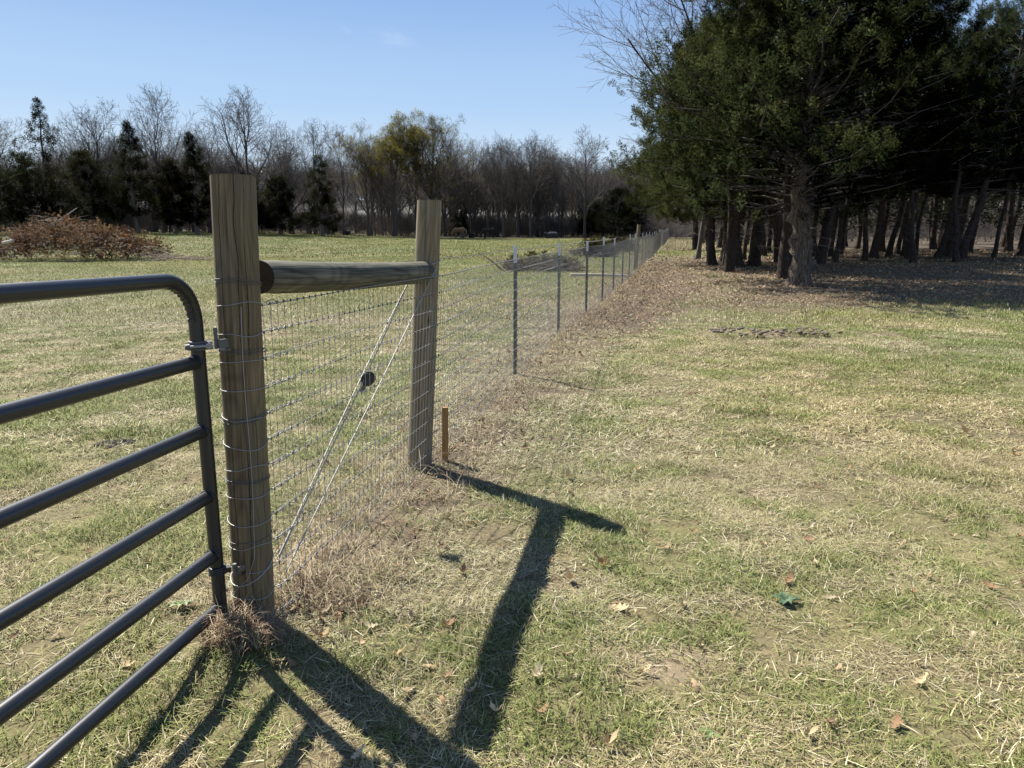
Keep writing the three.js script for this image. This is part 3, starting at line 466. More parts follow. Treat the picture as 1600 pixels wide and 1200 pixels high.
{
  const G = 'cedars of the dark grove', yl = [0.175, 0.21, 0.078];
  const c = (label, x, d, o) => cedar('cedar_tree', label, G, x, d, o);
  c('gnarled cedar with a swollen burled pale trunk at the front of the grove', 8.2, 20.8, { height: 10.6, base: 2.15, radius: 5.5, girth: 0.235, seed: 1, n: 100, per: 74, knobs: 0.9, cl: [0.42, 0.38, 0.33] });
  c('slender dark cedar trunk close behind the gnarled cedar, leaning left', 8.75, 23.4, { height: 10.2, base: 2.0, radius: 5.7, girth: 0.16, seed: 2, lean: [-1.0, 0], n: 84, per: 66 });
  c('cedar with a thin straight trunk nearest the fence side of the grove', 8.8, 32.2, { height: 9.2, base: 1.9, radius: 4.3, girth: 0.17, seed: 3, lean: [-0.9, 0], n: 74, per: 66, tint: yl });
  c('cedar with a stout upright trunk, second from the fence side', 9.35, 30.2, { height: 10.2, base: 2.2, radius: 4.8, girth: 0.17, seed: 4, n: 66, per: 60, tint: yl });
  c('cedar with a knobbly forked trunk between two straighter ones', 10.25, 31.2, { height: 10.8, base: 2.4, radius: 3.4, girth: 0.2, seed: 5, n: 60, per: 60, knobs: 0.45, fork: 1 });
  c('cedar with a smooth grey trunk standing left of the knobbly one', 10.0, 34.6, { height: 9.6, base: 2.2, radius: 3.6, girth: 0.18, seed: 6, n: 60, per: 56, tint: yl });
  c('thin cedar trunk in front of the sunlit straw strip', 13.2, 52.6, { height: 9.6, base: 2.0, radius: 4.6, girth: 0.2, seed: 7, lean: [-0.8, 0], n: 60, per: 50 });
  c('cedar trunk leaning away from the straw strip', 14.1, 52.2, { height: 9.6, base: 2.2, radius: 3.8, girth: 0.22, seed: 8, lean: [-2.0, 0], n: 54, per: 44 });
  c('cedar trunk tilting left behind the slender dark one', 11.2, 29.6, { height: 10.6, base: 2.6, radius: 3.4, girth: 0.22, seed: 9, lean: [-2.2, 0], n: 60, per: 56 });
  c('stout cedar leaning right beside the gnarled cedar', 13.6, 32.6, { height: 11.4, base: 2.9, radius: 3.5, girth: 0.23, seed: 10, lean: [1.6, 0], n: 64, per: 58 });
  const rest = [[15.8, 46.3, 0.16], [13.2, 36.6, 0.17], [11.7, 37.0, 0.14], [19.1, 46.3, 0.16], [19.7, 44.2, 0.18], [26.1, 55.7, 0.2], [19.0, 38.6, 0.25, 1.2], [21.0, 41.0, 0.21, 1.3], [21.6, 40.6, 0.16, 1.5], [22.6, 41.2, 0.16, 1.4], [22.4, 38.8, 0.17, 1.3], [24.0, 40.6, 0.28, 2.0], [22.3, 36.4, 0.27, 2.3], [16.6, 40.8, 0.2, 0.8], [17.4, 36.2, 0.15, 0.5], [26.4, 44.0, 0.22, 1.0], [29.5, 47.5, 0.22, 0.6], [24.4, 48.5, 0.2, 0.4], [29.0, 42.0, 0.24, 0.9], [33.0, 49.0, 0.22], [15.6, 55.5, 0.2], [18.5, 60.0, 0.22], [31.5, 55.0, 0.22], [36.5, 54.0, 0.2], [22.0, 56.0, 0.2], [17.6, 50.5, 0.2], [40.0, 60.0, 0.24], [28.0, 62.0, 0.22], [14.4, 42.0, 0.2], [26.6, 36.6, 0.24, 0.8], [18.6, 29.8, 0.24, 0.6, 0]];
  const words = ['thin grey', 'dark upright', 'slim leaning', 'rough barked', 'broad based', 'pale fibrous', 'shaded straight', 'crooked brown'], where = ['deep inside the grove', 'in the middle rows of the grove', 'toward the back of the grove'];
  rest.forEach(([x, d, girth, lean = 0], k) => { if (k === 30) return; c(`${words[k % 8]} cedar trunk ${d > 50 ? where[2] : d > 41 ? where[0] : where[1]}, ${['near a gap of light', 'beside a thicker trunk', 'among closely spaced trunks', 'under the lowest boughs'][Math.floor(k / 8)]}`, x, d, { height: 11.2 + 2.2 * hash(k, 4), base: 2.9 + 0.9 * hash(k, 2), radius: 3.1 + hash(k, 3) * 0.9, girth: girth * (0.6 + 0.35 * hash(k, 9)), seed: 20 + k, lean: [lean + (hash(k, 12) - 0.5) * 1.2, (hash(k, 13) - 0.5) * 0.8], n: d > 50 ? 36 : 50, per: d > 50 ? 28 : 36, tint: [0.125, 0.178, 0.10], shape: 0.55 }); });
}
{ // thin young trunks crowded between the others
  const r = rng(616), G = 'cedars of the dark grove';
  [[10.9, 33.4], [12.4, 34.2], [12.2, 40], [15.2, 34.6], [16.2, 38.4], [18.0, 41.5], [14.8, 38.6], [20.2, 37.6], [17.0, 43.6], [23.4, 44.6], [20.6, 48.4], [18.4, 33.6], [25.4, 42.4], [27.6, 46], [21.0, 34.6], [13.4, 44.6], [24.8, 37.9], [28.6, 39.6]].forEach(([x, d], k) => cedar('cedar_tree', `thin ${['bent', 'straight', 'leaning'][k % 3]} young cedar stem ${['crowded between stouter trunks', 'close to a leaning trunk', 'in the shade under low boughs'][Math.floor(k / 3) % 3]}, ${k < 9 ? 'nearer the fence' : 'nearer the dim far side'}`, G, x, d, { height: 8.5 + 2 * r(), base: 3 + r(), radius: 2.2, girth: 0.085 + 0.04 * r(), seed: 140 + k, lean: [(r() - 0.35) * 2.2, (r() - 0.5)], n: 26, per: 40, dead: 14, tint: [0.13, 0.178, 0.09], shape: 0.6 }));
}
{ // the back rows of the grove
  const r = rng(515), G = 'cedars of the dark grove';
  [[34, 44], [38, 47], [27, 50], [33, 58], [21, 66], [26, 69], [36, 62], [42, 53], [44, 66], [31, 72], [39, 73], [48, 60], [24, 62], [18, 70], [46, 74], [52, 68], [28.5, 57], [36, 50.5], [23.5, 52.5], [41, 47]].forEach(([x, d], k) => cedar('cedar_tree', `cedar in the ${['dim', 'dark', 'shaded', 'crowded'][k % 4]} last rows of the grove, ${['behind leaning trunks', 'before a patch of lit ground', 'among thin trunks', 'close to the brush', 'seen between stouter trunks'][Math.floor(k / 4)]}`, G, x, d, { height: 11.5 + 2 * r(), base: 1.0 + 0.9 * r(), radius: 3.4 + r(), girth: 0.13 + 0.07 * r(), seed: 80 + k, lean: [(r() - 0.3) * 1.5, 0], n: 44, per: 30, far: true, tint: [0.105, 0.142, 0.078], shape: 0.55, cl: [0.12, 0.1, 0.085] }));
}
{ // the big leafless tree whose limbs reach out of the grove
  const b = bareTree(333, { height: 15, bole: 0.3, spread: 0.95, thick: 0.012, kids: [10, 8, 6, 5], ratio: [0.62, 0.56, 0.52, 0.5], gnarl: 0.24, c: [0.12, 0.105, 0.092], minR: 0.008 });
  const g = thing('bare_tree', 'large leafless tree spreading grey limbs above the cedar grove', 'tree', [8.0, rise(8.0, 27.0), -27.0]); g.rotation.y = 0.9; g.scale.setScalar(0.86);
  part('trunk', b.wood, barkMat, g); part('crown', b.twigs, twigMat, g, 'stuff');
  const e = thing('bare_tree', 'leafless tree with upswept twigs half hidden by the front cedars', 'tree', [9.0, rise(9.0, 30.8), -30.8]); e.rotation.y = 3.6; e.scale.setScalar(0.84); part('trunk', b.wood, barkMat, e); part('crown', b.twigs, twigMat, e, 'stuff');
  const h = thing('bare_tree', 'small leafless tree with drooping twigs on the fence side of the cedars', 'tree', [9.6, rise(9.6, 38), -38]); h.rotation.y = 2.2; h.scale.set(0.66, 0.55, 0.66);
  part('trunk', b.wood, twigMat, h); part('crown', b.twigs, twigMat, h, 'stuff');
}

// ---------------------------------------------------------------- the woods round the pasture
{
  const G = 'leafless trees along the far edge of the pasture';
  const list = [[0, -53.4, 78, 12.2, 'leafless tree at the far left end of the pasture woods'], [4, -46.5, 84, 14.2, 'leafless tree just right of the tall pointed cedar'], [1, -44, 86, 11.6, 'slim leafless tree behind the brown brush pile'], [3, -38.2, 81, 14.6, 'tall open leafless tree rising behind the second pointed cedar'], [2, -31.1, 88, 15.9, 'broad rounded leafless tree behind the timber corner post'], [1, -34.4, 86, 10.6, 'low leafless tree beside the third pointed cedar'], [4, -27.5, 93, 10.8, 'low grey leafless tree right of the broad rounded one'], [3, -25.6, 96, 13.8, 'crooked leafless tree behind the narrow dark cedar'], [3, -22.4, 99, 13.6, 'crooked leafless tree left of the budding green tree'], [1, -8.5, 114, 15.3, 'slim leafless tree above the tan grazing horse'], [0, -6.3, 111, 14.6, 'leafless tree just behind the tan grazing horse'], [1, -3.7, 113, 14.4, 'slim leafless tree above the dark grazing horse'], [1, -1.2, 110, 14.6, 'straight leafless tree right of the dark grazing horse'], [0, 2.9, 113, 15.4, 'tall leafless tree left of the resting animal'], [3, 5.4, 118, 13.8, 'crooked leafless tree above the resting animal'], [1, 7.6, 116, 13.6, 'slim leafless tree left of the spreading field-edge tree'], [4, 10.9, 111, 15.2, 'wide spreading leafless tree alone at the right end of the pasture'],
    [0, -60, 80, 11.8, 'leafless tree beyond the low bushy cedars at the left'], [2, -42.4, 88, 12.6, 'leafless tree between the two tallest pointed cedars'], [0, -36.2, 89, 13.2, 'leafless tree between the second and third pointed cedars'], [2, -29.0, 97, 13.6, 'leafless tree overlapping the broad rounded one'], [1, -19.6, 101, 13.8, 'slim leafless tree beside the yellow-green budding tree'], [0, -14.2, 110, 15.6, 'leafless tree between the two budding trees'], [2, -10.2, 113, 15.4, 'leafless tree right of the timber brace post top'], [2, -2.4, 117, 14.6, 'leafless tree set back behind the dark grazing horse'], [4, 0.9, 115, 14.8, 'leafless tree between the dark horse and the resting animal'], [2, 4.2, 120, 15.4, 'leafless tree set back above the resting animal'], [0, 14.5, 118, 12.8, 'leafless tree above the dark rounded cedar by the fence end']];
  list.forEach(([k, x, d, h, label], i) => placeBare(k, x, d, h * 1.06, i * 1.9 + 0.4, label, G, k === 2 ? 0.95 : 0.85));
  // two trees just coming into leaf
  const bud = new GB(), r = rng(77);
  for (let k = 0; k < 26; k++) { const a = V((r() - 0.5) * 0.5, (r() - 0.5) * 0.5, (r() - 0.5) * 0.5), o = V(r() - 0.5, r() - 0.2, r() - 0.5).normalize(), s = V(r() - 0.5, r() - 0.5, r() - 0.5).cross(o).normalize(), v = 0.7 + 0.6 * r(); bud.diamond(a, a.clone().addScaledVector(o, 0.12), s, 0.02, [v, v, v]); }
  const bg = bud.build();
  for (const [k, x, d, h, turn, amount, tint, label] of [[4, -16.2, 102, 16.3, 0.6, 1, [0.40, 0.36, 0.07], 'rounded tree coming into yellow-green leaf behind the brace rail'], [2, -12.0, 106, 17, 2.1, 0.35, [0.3, 0.28, 0.09], 'tall tree with a faint green haze of buds behind the brace post']]) {
    const g = placeBare(k, x, d, h, turn, label, G, 1.15), set = new Copies(), rr = rng(d);
    for (const p of bareKinds[k].tips) if (rr() < amount * 0.85) { const v = 0.7 + 0.6 * rr(); set.add(pose(p.x, p.y, p.z, rr() * 6, 0.8 + rr() * 0.5), tint.map((c) => c * v)); }
    g.name = numbered('budding_tree'); set.build('young_leaves', bg, needleMat, g);
  }
  const C = 'cedars along the far pasture edge';
  const fc = (x, d, height, radius, base, label, o = {}) => cedar('cedar_tree', label, C, x, d, { height, radius: radius * 1.3, base, girth: 0.2, n: 84, per: 40, far: true, seed: Math.round(-x * 3 + 200), shape: 0.95, tint: [0.088, 0.112, 0.06], ...o });
  fc(-45.8, 74, 13.0, 3.6, 1.2, 'tall pointed dark cedar behind the brown brush pile', { n: 64, shape: 1.15 });
  fc(-50.5, 71, 8.2, 3.6, 0.8, 'low bushy cedar at the far left edge of the pasture', { shape: 0.6 }); fc(-48.6, 75, 7.6, 3, 0.8, 'low bushy cedar left of the tall pointed one', { shape: 0.6 });
  fc(-43.2, 76, 8.0, 2.8, 0.8, 'bushy cedar right of the tall pointed one', { shape: 0.6 });
  fc(-39.4, 78, 11.4, 2.4, 1.6, 'pointed cedar with layered boughs behind the brush pile end'); fc(-36.4, 80, 7.6, 2.2, 0.8, 'short dim cedar between two pointed cedars', { shape: 0.6, tint: [0.10, 0.108, 0.06] });
  fc(-34.0, 80, 10.6, 2.2, 1.0, 'pointed cedar left of the timber corner post top'); fc(-30.0, 84, 6.4, 2.6, 0.6, 'short bushy cedar right of the timber corner post top', { shape: 0.6, tint: [0.10, 0.108, 0.06] });
  fc(-27.2, 87, 6.5, 2.2, 0.6, 'short dark cedar above the brace rail', { shape: 0.6 });
  fc(-22.5, 88, 9.3, 1.5, 0.6, 'narrow dark columnar cedar above the brace rail', { shape: 0.5, n: 50 }); fc(-7.4, 109, 3.4, 1.2, 0.3, 'small round cedar bush behind the tan grazing horse', { n: 20, shape: 0.5 });
  fc(15.4, 108, 6.6, 3.0, 0.4, 'dark rounded cedar where the wire fence meets the woods', { shape: 0.5 }); fc(19.0, 112, 6.2, 2.8, 0.6, 'dark rounded cedar behind the end of the wire fence', { shape: 0.5 }); fc(12.6, 116, 5.4, 2.2, 0.4, 'low cedar right of the wide spreading bare tree', { shape: 0.5 });
  // the depth of the wood behind: bare trees past counting, brush at its foot, a wooded rise beyond
  const deep = thing('far_wood', 'mass of leafless wood filling the depth behind the pasture edge', 'wood', [0, 0, 0]); deep.userData.kind = 'stuff';
  const sets = bareKinds.map(() => [new Copies(), 0]), rd = rng(909), edge = (x) => x < -28 ? lerp(80, 92, ss(-60, -28, x)) : lerp(96, 116, ss(-28, -4, x));
  for (let k = 0; k < 470; k++) { const x = -95 + 175 * rd(), d = edge(Math.min(x, 20)) + 3 + 34 * Math.pow(rd(), 1.3) + (x > 20 ? 6 : 0), h = (lerp(7, 9.5, ss(-40, -15, x)) + 5.2 * rd()) / 14, j = Math.floor(rd() * 5), v = 1.0 + 0.7 * rd(); sets[j][0].add(pose(x, rise(x, d) - 0.1, -d, rd() * 6.28, h * 14 / bareHeights[j] * (0.8 + 0.3 * rd()), 0, 0, h * 14 / bareHeights[j]), [v, v, v]); }
  sets.forEach(([s], j) => { s.build('trunks', bareKinds[j].wood, twigMat, deep); s.build('crowns', bareKinds[j].twigs, twigMat, deep); });
  const shrub = bareTree(555, { height: 3, bole: 0.04, spread: 1.0, kids: [9, 6, 4], sides: [4, 3, 3, 3], thick: 0.008, gnarl: 0.5, c: [0.10, 0.085, 0.074], minR: 0.009, ratio: [0.7, 0.55, 0.5, 0.5] }), sg = mergeGeometries([shrub.wood, shrub.twigs]);
  const brush = thing('underbrush', 'tangle of leafless brush along the foot of the far woods', 'brush', [0, 0, 0]); brush.userData.kind = 'stuff';
  const bs = new Copies();
  for (let k = 0; k < 3200; k++) { const x = -95 + 180 * rd(), d = edge(Math.min(x, 20)) + 0.5 + 40 * Math.pow(rd(), 1.5) + (x > 22 ? 6 : 0), s = 0.4 + 0.9 * rd(), v = 0.65 + 0.8 * rd(); bs.add(pose(x, rise(x, d) - 0.05, -d, rd() * 6.28, s), [v, v * (0.96 + 0.06 * rd()), v * 0.95]); }
  bs.build('twigs', sg, twigMat, brush);
  // behind the grove on the right
  const br = new Copies(); for (let k = 0; k < 800; k++) { const x = 20 + 85 * rd(), d = 72 + 40 * rd() - 0.14 * (x - 22), s = 0.5 + 1.1 * rd(), v = 0.6 + 0.7 * rd(); br.add(pose(x, rise(x, d), -d, rd() * 6.28, s), [v, v, v]); }
  const back = thing('grove_underbrush', 'leafless brush seen far behind the grove trunks', 'brush', [0, 0, 0]); back.userData.kind = 'stuff'; br.build('twigs', sg, twigMat, back);
  const hg = new GB(), hx = 60; // a low wooded rise on the skyline
  { const pts = []; for (let i = 0; i <= 70; i++) for (let j = 0; j <= 14; j++) { const x = -260 + i * 9, d = 190 + j * 12, hgt = rise(x, d) + (11 + 6 * fbm(i * 0.12, 3)) * Math.sin(Math.PI * j / 14) + 2.2 * noise(i * 0.9, j * 0.9) - 1.5; hg.v(x, hgt, -d, 0, 1, 0, [0.075, 0.072, 0.06]); } for (let i = 0; i < 70; i++) for (let j = 0; j < 14; j++) { const a = i * 15 + j; hg.tri(a, a + 15, a + 1); hg.tri(a + 1, a + 15, a + 16); } }
  const hgeo = hg.build(); hgeo.computeVertexNormals(); const hill = new THREE.Mesh(hgeo, twigMat); hill.name = 'hill'; tag(hill, 'low wooded rise on the skyline beyond the trees', 'hill', null, 'structure'); scene.add(hill);
  const hs = new Copies(); for (let k = 0; k < 900; k++) { const x = -200 + 420 * rd(), j = 1 + 5.5 * rd(), d = 190 + j * 12, s = 0.35 + 0.35 * rd(), v = 0.8 + 0.6 * rd(); hs.add(pose(x, rise(x, d) + (11 + 6 * fbm((x + 260) / 9 * 0.12, 3)) * Math.sin(Math.PI * j / 14) - 1, -d, rd() * 6.28, s * 1.3, 0, 0, s), [v, v, v]); }
  const hw = thing('hill_wood', 'distant leafless wood covering the low rise', 'wood', [0, 0, 0]); hw.userData.kind = 'stuff'; hs.build('crowns', bareKinds[0].twigs, twigMat, hw);
}

// ---------------------------------------------------------------- brush heaps, animals, small things in the pasture
{
  const r = rng(4242), g = thing('brush_pile', 'heap of rust-brown dead cedar boughs and grey sticks in the pasture', 'brush pile', [-21.9, rise(-21.9, 37), -37]);
  const top = (x, z) => { const q = Math.max(0, 1 - (x / 4.7) ** 2 - (z / 2.6) ** 2); return 1.62 * Math.pow(q, 0.6) * (0.75 + 0.35 * Math.exp(-((x + 0.6) ** 2) / 3) + 0.25 * noise(x * 1.2 + 4, z * 1.2)); };
  const sp = sprayShape(31, 130, 0.6, 0.010), set = new Copies();
  for (let k = 0; k < 1250; k++) { const x = (r() - 0.5) * 9.4, z = (r() - 0.5) * 5.2, t = top(x, z); if (t < 0.15) continue; const rightEnd = ss(3.2, 4.6, x), leftEnd = ss(-2.6, -4.4, x); if (r() < rightEnd * 0.9 + leftEnd * 0.85 + 0.12) continue; const y = t * (0.25 + 0.75 * Math.pow(r(), 0.5)), v = 0.55 + 0.75 * r(); set.add(pose(x, y, z, r() * 6.28, 0.8 + r() * 0.6, 1.1 + (r() - 0.5) * 1.6, (r() - 0.5) * 1.2), [0.44 * v, 0.295 * v * (0.9 + 0.25 * r()), 0.195 * v]); }
  const fo = new THREE.Group(); fo.name = 'dead_foliage'; fo.userData.kind = 'stuff'; g.add(fo); set.build('dead_needles', sp, needleMat, fo);
  for (let k = 0; k < 230; k++) {
    const x = (r() - 0.5) * 9.2, z = (r() - 0.5) * 5, az = r() * 6.28, L = 0.7 + 1.9 * r() * r() + (k < 24 ? 0.8 : 0), rad = 0.012 + 0.03 * r() * r(), q = [], c = r() < 0.4 ? [0.33, 0.29, 0.24] : [0.15, 0.115, 0.09], y0 = top(x, z) * (0.45 + 0.68 * r()) + 0.05, up = (r() - 0.3) * 0.5;
    for (let s = 0; s <= 5; s++) { const t = s / 5 - 0.5; q.push(V(x + Math.cos(az) * L * t + (r() - 0.5) * 0.1, Math.max(0.03, y0 + Math.sin(up) * L * t + (r() - 0.5) * 0.08), z + Math.sin(az) * L * t)); }
    part('branch', new GB().tube(q, q.map((_, i) => rad * (1 - 0.14 * i)), 6, c, true).build(), twigMat, g);
  }
  const log = new GB().tube([V(-2.1, 0.86, 2.25), V(-1.72, 0.93, 2.35), V(-1.5, 0.98, 2.4)], 0.07, 10, [0.55, 0.5, 0.42], true); part('cut_log', log.build(), twigMat, g);
  const tg = new GB(); for (let k = 0; k < 900; k++) { const x = (r() - 0.5) * 9.4, z = (r() - 0.5) * 5.2, t = top(x, z); if (t < 0.1) continue; const y = t * (0.5 + 0.6 * r()), a = r() * 6.28, L = 0.3 + 0.7 * r(), u = (r() - 0.35) * 0.6, c = r() < 0.5 ? [0.34, 0.26, 0.19] : [0.2, 0.15, 0.115]; tg.tube([V(x, y, z), V(x + Math.cos(a) * L * 0.5, y + u * L * 0.5 + 0.05, z + Math.sin(a) * L * 0.5), V(x + Math.cos(a) * L, y + u * L, z + Math.sin(a) * L)], [0.012, 0.009, 0.004], 4, c); } part('dry_twigs', tg.build(), twigMat, g, 'stuff');
  const low = new GB(); for (let k = 0; k < 70; k++) { const x = 3.6 + 3.2 * r(), z = 0.6 + 1.6 * (r() - 0.3), az = (r() - 0.5) * 0.9, L = 0.5 + r() * 1.2; low.tube([V(x, 0.04 + r() * 0.35 * ss(6.6, 3.6, x), z), V(x + Math.cos(az) * L * 0.5, 0.1 + r() * 0.3 * ss(6.6, 3.6, x), z + 0.1), V(x + Math.cos(az) * L, 0.05 + r() * 0.15, z + Math.sin(az) * L)], [0.012, 0.009, 0.004], 4, [0.22, 0.17, 0.13]); }
  part('trailing_twigs', low.build(), twigMat, g, 'stuff');
  // a fallen limb in front of the left woods
  const fl = thing('fallen_limb', 'pale fallen limb lying at the wood edge left of the brush pile', 'limb', [-37.5, rise(-37.5, 58), -58]); part('limb', new GB().tube([V(-2, 0.25, 0), V(0, 0.7, 0.2), V(2, 1.6, 0), V(3.4, 2.6, -0.3)], [0.12, 0.1, 0.07, 0.03], 8, [0.3, 0.28, 0.25], true).build(), twigMat, fl); part('limb_fork', new GB().tube([V(0, 0.7, 0.2), V(1.2, 0.8, 0.9), V(2.4, 0.5, 1.3)], [0.07, 0.05, 0.02], 6, [0.3, 0.28, 0.25], true).build(), twigMat, fl);
}
{ // cut boughs lying behind the fence
  const r = rng(606);
  const heap = (label, x, d, wx, wz, h, arms, sprayN, tint, reach) => {
    const g = thing('fallen_branches', label, 'branches', [x, rise(x, d), -d]), tw = new GB(), set = new Copies();
    for (let k = 0; k < arms; k++) { const a = r() * 6.28, p = V((r() - 0.5) * wx, 0.03, (r() - 0.5) * wz), q = [p], L = 0.6 + r() * reach, dr = V(Math.cos(a), 0.25 + 0.5 * r(), Math.sin(a)).normalize(); for (let s = 1; s <= 5; s++) { dr.y += (r() - 0.55) * 0.3; dr.x += (r() - 0.5) * 0.3; const e = q[s - 1].clone().addScaledVector(dr, L / 5); e.y = Math.max(0.02, e.y); q.push(e); } part('branch', new GB().tube(q, [0.02, 0.016, 0.012, 0.009, 0.006, 0.003], 5, [0.15, 0.125, 0.105]).build(), twigMat, g); for (let b = 0; b < 7; b++) { const e = q[1 + Math.floor(r() * 4)], a2 = r() * 6.28; tw.tube([e, e.clone().add(V(Math.cos(a2) * 0.3, 0.1 * (r() - 0.3), Math.sin(a2) * 0.3)), e.clone().add(V(Math.cos(a2) * 0.55, 0.35 * (r() - 0.3), Math.sin(a2) * 0.55))], [0.006, 0.004, 0.002], 3, [0.16, 0.135, 0.115]); } }
    for (let k = 0; k < sprayN; k++) { const u = (r() + r() - 1), w = (r() + r() - 1), y = h * (1 - u * u) * (1 - w * w) * r(), v = 0.6 + 0.7 * r(); set.add(pose(u * wx * 0.55, y, w * wz * 0.55, r() * 6.28, 0.7 + 0.5 * r(), 1 + (r() - 0.5) * 1.4, (r() - 0.5)), tint.map((c) => c * v)); }
    part('twigs', tw.build(), twigMat, g, 'stuff'); set.build('foliage', sprays[0], needleMat, g);
  };
  heap('tangle of grey fallen boughs behind the first two steel fence posts', 1.1, 27.5, 3.0, 1.6, 0.5, 40, 90, [0.18, 0.17, 0.11], 1.5);
  heap('tall bare cut bough sticking up behind the second steel fence post', 1.7, 27.8, 0.8, 0.6, 0.4, 9, 30, [0.12, 0.11, 0.06], 2.6);
  heap('green leafy cut boughs heaped behind the fence near the third steel post', 4.7, 41.0, 2.2, 1.4, 1.0, 14, 170, [0.17, 0.175, 0.075], 1.2);
  heap('brownish green heap of cut boughs against the far part of the fence', 7.2, 49.5, 2.6, 1.4, 0.9, 12, 150, [0.18, 0.165, 0.085], 1.0);
  const lg = thing('fallen_log', 'thin pale fallen log lying behind the third and fourth steel posts', 'log', [2.6, rise(2.6, 24), -24]); part('log', new GB().tube([V(-0.7, 0.1, 0.1), V(0.3, 0.09, 0), V(1.2, 0.06, -0.1)], [0.05, 0.045, 0.035], 10, [0.5, 0.45, 0.36], true).build(), twigMat, lg);
}
// horses and a resting cow: smooth bodies from joints with radii
function body(bones, box, cells) {
  const [x0, y0, z0, x1, y1, z1] = box, size = Math.max(x1 - x0, y1 - y0, z1 - z0) / 2 * 1.06, cx = (x0 + x1) / 2, cy = (y0 + y1) / 2, cz = (z0 + z1) / 2, mc = new MarchingCubes(cells, new THREE.MeshStandardMaterial(), false, false, 60000); mc.isolation = 0;
  for (let k = 0; k < cells; k++) for (let j = 0; j < cells; j++) for (let i = 0; i < cells; i++) {
    const px = cx + ((i - cells / 2) / (cells / 2)) * size, py = cy + ((j - cells / 2) / (cells / 2)) * size, pz = cz + ((k - cells / 2) / (cells / 2)) * size; let sum = 0;
    for (const [a, b, ra, rb] of bones) { const dx = b[0] - a[0], dy = b[1] - a[1], dz = b[2] - a[2], t = Math.min(1, Math.max(0, ((px - a[0]) * dx + (py - a[1]) * dy + (pz - a[2]) * dz) / (dx * dx + dy * dy + dz * dz))), dist = Math.hypot(px - a[0] - dx * t, py - a[1] - dy * t, pz - a[2] - dz * t) - lerp(ra, rb, t); sum += Math.exp(-dist / 0.028); }
    mc.field[i + j * cells + k * cells * cells] = 0.028 * Math.log(sum + 1e-30);
  }
  mc.update();
  const n = mc.count, g = new THREE.BufferGeometry(), pos = new Float32Array(mc.positionArray.slice(0, n * 3)), nor = new Float32Array(mc.normalArray.slice(0, n * 3));
  for (let k = 0; k < n; k++) { pos[k * 3] = cx + pos[k * 3] * size; pos[k * 3 + 1] = cy + pos[k * 3 + 1] * size; pos[k * 3 + 2] = cz + pos[k * 3 + 2] * size; }
  g.setAttribute('position', new THREE.BufferAttribute(pos, 3)); g.setAttribute('normal', new THREE.BufferAttribute(nor, 3)); return g;
}
